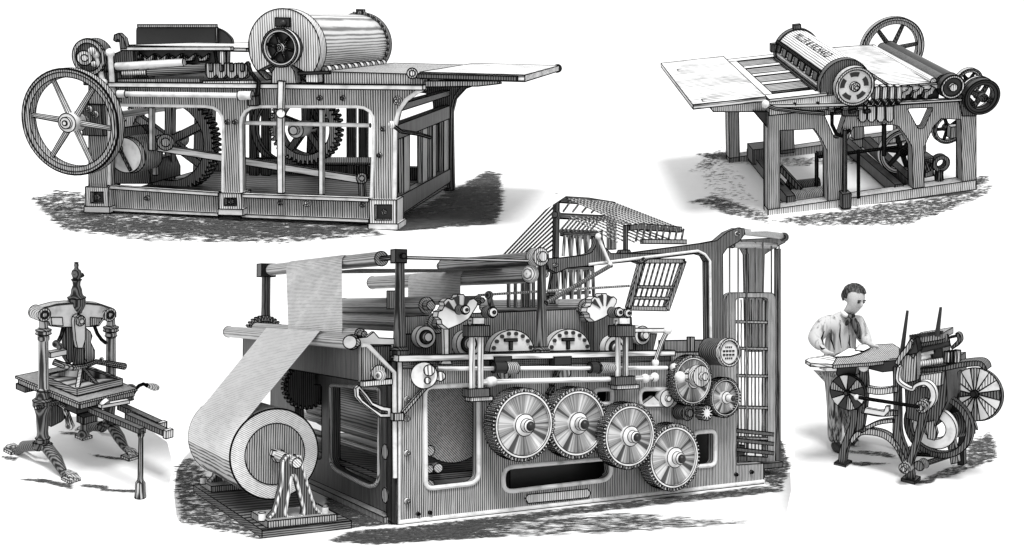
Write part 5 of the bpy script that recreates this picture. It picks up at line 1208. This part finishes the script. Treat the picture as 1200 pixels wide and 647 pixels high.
# ---------------------------------------------------------------- the man
gp = G2.R @ G2.t_(983, 528, 0) + G2.t
K2 = Frame(0, 0, 0, tuple(gp))
def jp(u, v, b=0.0): return K2.f(u, v, b)
MAN = thing(K2, 'person', 'young man in loose white shirt and dark neckerchief leaning over the feed table', 'person')
def skinned(name, pts, edges, mat, par, sub=2, root=None):
    me = bpy.data.meshes.new(name); keys = list(pts)
    me.from_pydata([pts[k][0] for k in keys], [(keys.index(a), keys.index(b)) for a, b in edges], [])
    ob = bpy.data.objects.new(name, me); COL.objects.link(ob)
    md = ob.modifiers.new('skin', 'SKIN'); md.use_smooth_shade = True
    for i, k in enumerate(keys):
        r = pts[k][1]; r = r if isinstance(r, tuple) else (r, r)
        me.skin_vertices[0].data[i].radius = r
        me.skin_vertices[0].data[i].use_root = (k == (root or keys[0]))
    sb = ob.modifiers.new('sub', 'SUBSURF'); sb.levels = sub; sb.render_levels = sub
    dg = bpy.context.evaluated_depsgraph_get()
    nm = bpy.data.meshes.new_from_object(ob.evaluated_get(dg)); bpy.data.objects.remove(ob)
    nm.name = name
    for p in nm.polygons: p.use_smooth = True
    nm.materials.clear(); nm.materials.append(MAT[mat])
    o = bpy.data.objects.new(name, nm); COL.objects.link(o); o.parent = par; return o
B_ = {}
B_['pelvis'] = (jp(984, 432), (0.13, 0.10)); B_['waist'] = (jp(984, 416), (0.125, 0.10)); B_['chest'] = (jp(985, 390, -.02), (0.15, 0.11)); B_['up'] = (jp(989, 376, -.03), (0.11, 0.09))
B_['neck'] = (jp(993.5, 368, -.05), 0.060); B_['jaw'] = (jp(1002.5, 357.5, -.13), (0.070, 0.075)); B_['face'] = (jp(1002.5, 352, -.12), (.098, .10)); B_['head'] = (jp(1001, 346.5, -.10), (0.115, 0.118)); B_['crown'] = (jp(999.5, 342, -.085), (0.105, 0.108))
E_ = [('pelvis', 'waist'), ('waist', 'chest'), ('chest', 'up'), ('up', 'neck'), ('neck', 'jaw'), ('jaw', 'face'), ('face', 'head'), ('head', 'crown')]
arms = {'a': [(969, 377, -.03, .062), (954, 397, -.10, .045), (966, 411, -.26, .030), (971, 414.5, -.31, .026)],
        'b': [(1004, 377, .0, .060), (1013, 396, -.05, .045), (1019, 404, -.22, .030), (1023, 406.5, -.27, .026)]}
fing = {'a': [(977, 415.5), (978.5, 417), (978, 418.5), (976, 419.5)], 'b': [(1029, 406), (1030, 408), (1029, 410), (1026.5, 411)]}
for s_, ch in arms.items():
    prev = 'up'
    for i, (u, v, b, r) in enumerate(ch):
        k = f'{s_}{i}'; B_[k] = (jp(u, v, b), r); E_.append((prev, k)); prev = k
    palm = B_[prev][0]
    for j, (u, v) in enumerate(fing[s_]):
        tip = jp(u, v, ch[3][2]-.04); mid = palm.lerp(tip, .55)+V((0, 0, 0.012))
        B_[f'{s_}k{j}'] = (palm.lerp(tip, .28)+V((0, 0, .006)), 0.011); B_[f'{s_}m{j}'] = (mid, 0.0095); B_[f'{s_}t{j}'] = (tip, 0.008)
        E_ += [(prev, f'{s_}k{j}'), (f'{s_}k{j}', f'{s_}m{j}'), (f'{s_}m{j}', f'{s_}t{j}')]
    w_ = B_[f'{s_}2'][0]; th = palm+V((0.015, -.045, 0.02)); B_[f'{s_}th'] = (palm.lerp(th, .6), 0.012); B_[f'{s_}tt'] = (th+V((.02, -.01, -.015)), 0.009)
    E_ += [(prev, f'{s_}th'), (f'{s_}th', f'{s_}tt')]
legs = {'c': [(978, 440, -.02, .085), (979, 478, -.05, .062), (978, 516, .0, .042), (980, 526, -.03, .042), (989, 529, -.10, .034)],
        'd': [(992, 440, .02, .085), (995, 476, .05, .062), (997, 508, .15, .042), (998, 517, .14, .042), (1006, 520, .08, .034)]}
for s_, ch in legs.items():
    prev = 'pelvis'
    for i, (u, v, b, r) in enumerate(ch):
        k = f'{s_}{i}'; B_[k] = (jp(u, v, b), r); E_.append((prev, k)); prev = k
body = skinned('body', B_, E_, 'skin', MAN, 2)
# clothing over the body
def grow(keys, edges, g, mat, name, over={}):
    P_ = {}
    for k in keys:
        p, r = B_[k]; r = r if isinstance(r, tuple) else (r, r); P_[k] = over.get(k, (p, (r[0]+g, r[1]+g)))
    return skinned(name, P_, edges, mat, MAN, 2)
sh = grow(['waist', 'chest', 'up', 'a0', 'a1', 'a2', 'b0', 'b1', 'b2', 'pelvis'], [('pelvis', 'waist'), ('waist', 'chest'), ('chest', 'up'), ('up', 'a0'), ('a0', 'a1'), ('a1', 'a2'), ('up', 'b0'), ('b0', 'b1'), ('b1', 'b2')], 0.022, 'shirt', 'shirt',
          {'a1': (B_['a1'][0], (.085, .085)), 'a0': (B_['a0'][0], (.10, .10)), 'b0': (B_['b0'][0], (.085, .085)), 'b1': (B_['b1'][0], (.075, .075)), 'a2': (jp(963, 408, -.22), (.045, .045)), 'b2': (jp(1017, 402, -.18), (.042, .042)), 'waist': (B_['waist'][0], (.165, .13)), 'pelvis': (jp(984, 424), (.15, .12)), 'up': (B_['up'][0], (.115, .10))})
grow(['pelvis', 'c0', 'c1', 'c2', 'd0', 'd1', 'd2'], [('pelvis', 'c0'), ('c0', 'c1'), ('c1', 'c2'), ('pelvis', 'd0'), ('d0', 'd1'), ('d1', 'd2')], 0.022, 'trouser', 'trousers', {'pelvis': (jp(984, 432), (.165, .125)), 'c2': (jp(978, 520), (.068, .068)), 'd2': (jp(997, 511, .15), (.066, .066))})
for s_ in 'cd':
    grow([f'{s_}2', f'{s_}3', f'{s_}4'], [(f'{s_}2', f'{s_}3'), (f'{s_}3', f'{s_}4')], 0.014, 'black', 'shoe')
# neckerchief: collar, knot and hanging ends, waistcoat edge
def soft(name, pts, mat, sub=2):
    keys = {f'p{i}': (jp(u, v, b), r) for i, (u, v, b, r) in enumerate(pts)}
    return skinned(name, keys, [(f'p{i}', f'p{i+1}') for i in range(len(pts)-1)], mat, MAN, sub)
soft('collar', [(986, 365, -.10, .022), (990, 369, -.14, .026), (994, 371, -.16, .022)], 'white')
soft('neckerchief', [(988, 369, -.02, .02), (995, 372, -.16, .034), (1001, 369, -.13, .03)], 'cloth')
soft('neckerchief_end', [(996, 372, -.17, .03), (993, 377, -.19, .026), (991, 382, -.19, .012)], 'cloth')
soft('neckerchief_end', [(998, 372, -.16, .034), (1003, 381, -.17, .042), (1006, 390, -.17, .036), (1008, 398, -.17, .012)], 'cloth')
# hair cap, brows, eyes, nose, mouth, ear
fd = V((0.48, -0.80, -0.36)).normalized(); hd_ = jp(1002, 351.5, -.115)
sd_ = fd.cross(V((0, 0, 1))).normalized(); up_ = sd_.cross(fd)
hcen = jp(1000.6, 346.2, -.092); m = MB(); nu, nv = 40, 28; vs = []; keep = {}
rgh = random.Random(3)
for j in range(nv+1):
    th = PI*j/nv
    for i in range(nu):
        ph = 2*PI*i/nu; d = V((math.sin(th)*math.cos(ph), math.sin(th)*math.sin(ph), math.cos(th)))   # x side, y front, z up
        w = 1+0.035*math.sin(ph*9+th*5)+rgh.uniform(-.012, .012)
        keep[(j, i)] = d.z > 0.42+0.12*d.x*(1 if d.y > 0 else 0) or (d.y < 0.30-0.5*d.z*0 and d.z > -0.30 and d.y < 0.25) or (d.y < -0.25 and d.z > -0.72)
        vs.append(hcen + (sd_*d.x*.116 + fd*d.y*.116 + up_*d.z*.120)*w)
fs = [(j*nu+i, j*nu+(i+1) % nu, (j+1)*nu+(i+1) % nu, (j+1)*nu+i) for j in range(nv) for i in range(nu) if keep[(j, i)] and keep[(j+1, i)] and keep[(j, (i+1) % nu)]]
used = sorted({q for f_ in fs for q in f_}); ix = {q: k for k, q in enumerate(used)}
m.add([vs[q] for q in used], [tuple(ix[q] for q in f_) for f_ in fs]); build('hair', m, 'hair', MAN, ink=0)
def face(name, s, u, d, r, sc, mat):
    m = MB(); m.ball((0, 0, 0), r, 12, sc); o = build(name, m, mat, MAN, ink=0)
    o.matrix_local = Matrix.Translation(hd_+sd_*s+up_*u+fd*d) @ Matrix((sd_, fd, up_)).transposed().to_4x4(); return o
for s in (-.034, .034):
    face('eye', s, 0.004, .078, .016, (1.2, .5, .7), 'black'); face('eyebrow', s, .024, .080, .020, (1.4, .5, .35), 'hair')
face('nose', 0, -.018, .084, .020, (.7, 1.1, 1.5), 'skin'); face('mouth', 0, -.052, .072, .020, (1.1, .5, .28), 'hair')
face('ear', -.082, -.01, -.03, .024, (.45, .8, 1.2), 'skin')
def crease(name, pts, r, mat='ink', par=None):
    m = MB(); P_ = [jp(u, v, b) for u, v, b in pts]; n = len(P_); m.tube(P_, [r*(0.5+math.sin(PI*i/(n-1))) for i in range(n)], 6); return build(name, m, mat, par or MAN, ink=0)
crease('shirt_fold', [(966, 388, -.17), (963, 396, -.19), (965, 404, -.24)], .006)
crease('shirt_fold', [(974, 386, -.15), (974, 398, -.17), (978, 410, -.18)], .006)
crease('shirt_fold', [(985, 380, -.16), (984, 394, -.17), (986, 408, -.17)], .005)
crease('shirt_fold', [(996, 392, -.17), (995, 402, -.17), (997, 409, -.17)], .005)
crease('sleeve_cuff', [(960.5, 405, -.24), (963, 409, -.28), (967, 408, -.28)], .006)
crease('sleeve_cuff', [(1013, 403, -.20), (1016, 405, -.24), (1019, 402, -.22)], .006)
ground_patch(G2, [(931, 560), (940, 600), (1190, 604), (1195, 500), (1130, 470), (930, 470)])
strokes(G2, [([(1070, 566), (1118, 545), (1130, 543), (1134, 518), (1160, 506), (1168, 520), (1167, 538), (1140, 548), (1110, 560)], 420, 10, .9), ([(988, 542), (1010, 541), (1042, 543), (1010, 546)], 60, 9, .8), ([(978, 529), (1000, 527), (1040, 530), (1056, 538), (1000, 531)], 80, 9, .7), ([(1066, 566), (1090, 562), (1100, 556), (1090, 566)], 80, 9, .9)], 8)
# ---------------------------------------------------------------- camera, light, world
cam = bpy.data.cameras.new('camera'); co = bpy.data.objects.new('camera', cam); COL.objects.link(co)
cam.sensor_width = 36.0; cam.lens = 36.0*F/1200.0; cam.clip_start = 0.1; cam.clip_end = 500
co.location = (0, 0, 0); co.rotation_euler = (math.radians(90), 0, 0)
scn.camera = co
w = bpy.data.worlds.new('World'); scn.world = w; w.use_nodes = True
nt = w.node_tree; bg = nt.nodes['Background']
tc = nt.nodes.new('ShaderNodeTexCoord'); sx = nt.nodes.new('ShaderNodeSeparateXYZ')
nt.links.new(tc.outputs['Generated'], sx.inputs[0])
mr = nt.nodes.new('ShaderNodeMapRange'); mr.interpolation_type = 'SMOOTHSTEP'
mr.inputs['From Min'].default_value = 0.15; mr.inputs['From Max'].default_value = 0.65
mr.inputs['To Min'].default_value = 0.76; mr.inputs['To Max'].default_value = 1.05
nt.links.new(sx.outputs['Y'], mr.inputs['Value'])
nt.links.new(mr.outputs['Result'], bg.inputs['Strength'])
bg.inputs['Color'].default_value = (1, 1, 1, 1)
la = bpy.data.lights.new('key_lamp', 'AREA'); lo = bpy.data.objects.new('key_lamp', la); COL.objects.link(lo)
la.shape = 'DISK'; la.size = 14.0; la.color = (1, 1, 1)
aim = V((0, 10, 0)); dr = V((0.05, -0.60, 0.95)).normalized(); dist = 45.0
lo.location = aim + dr*dist
lo.rotation_euler = (-dr).to_track_quat('-Z', 'Y').to_euler()
la.energy = 2.5*PI*dist*dist
scn.view_settings.view_transform = 'Standard'; scn.view_settings.look = 'None'
scn.view_settings.exposure = 0.3; scn.view_settings.gamma = 1
try: scn.view_settings.use_curve_mapping = False
except Exception: pass
scn.cycles.max_bounces = 6
for o in bpy.data.objects:
    if '_at' in o: del o['_at']
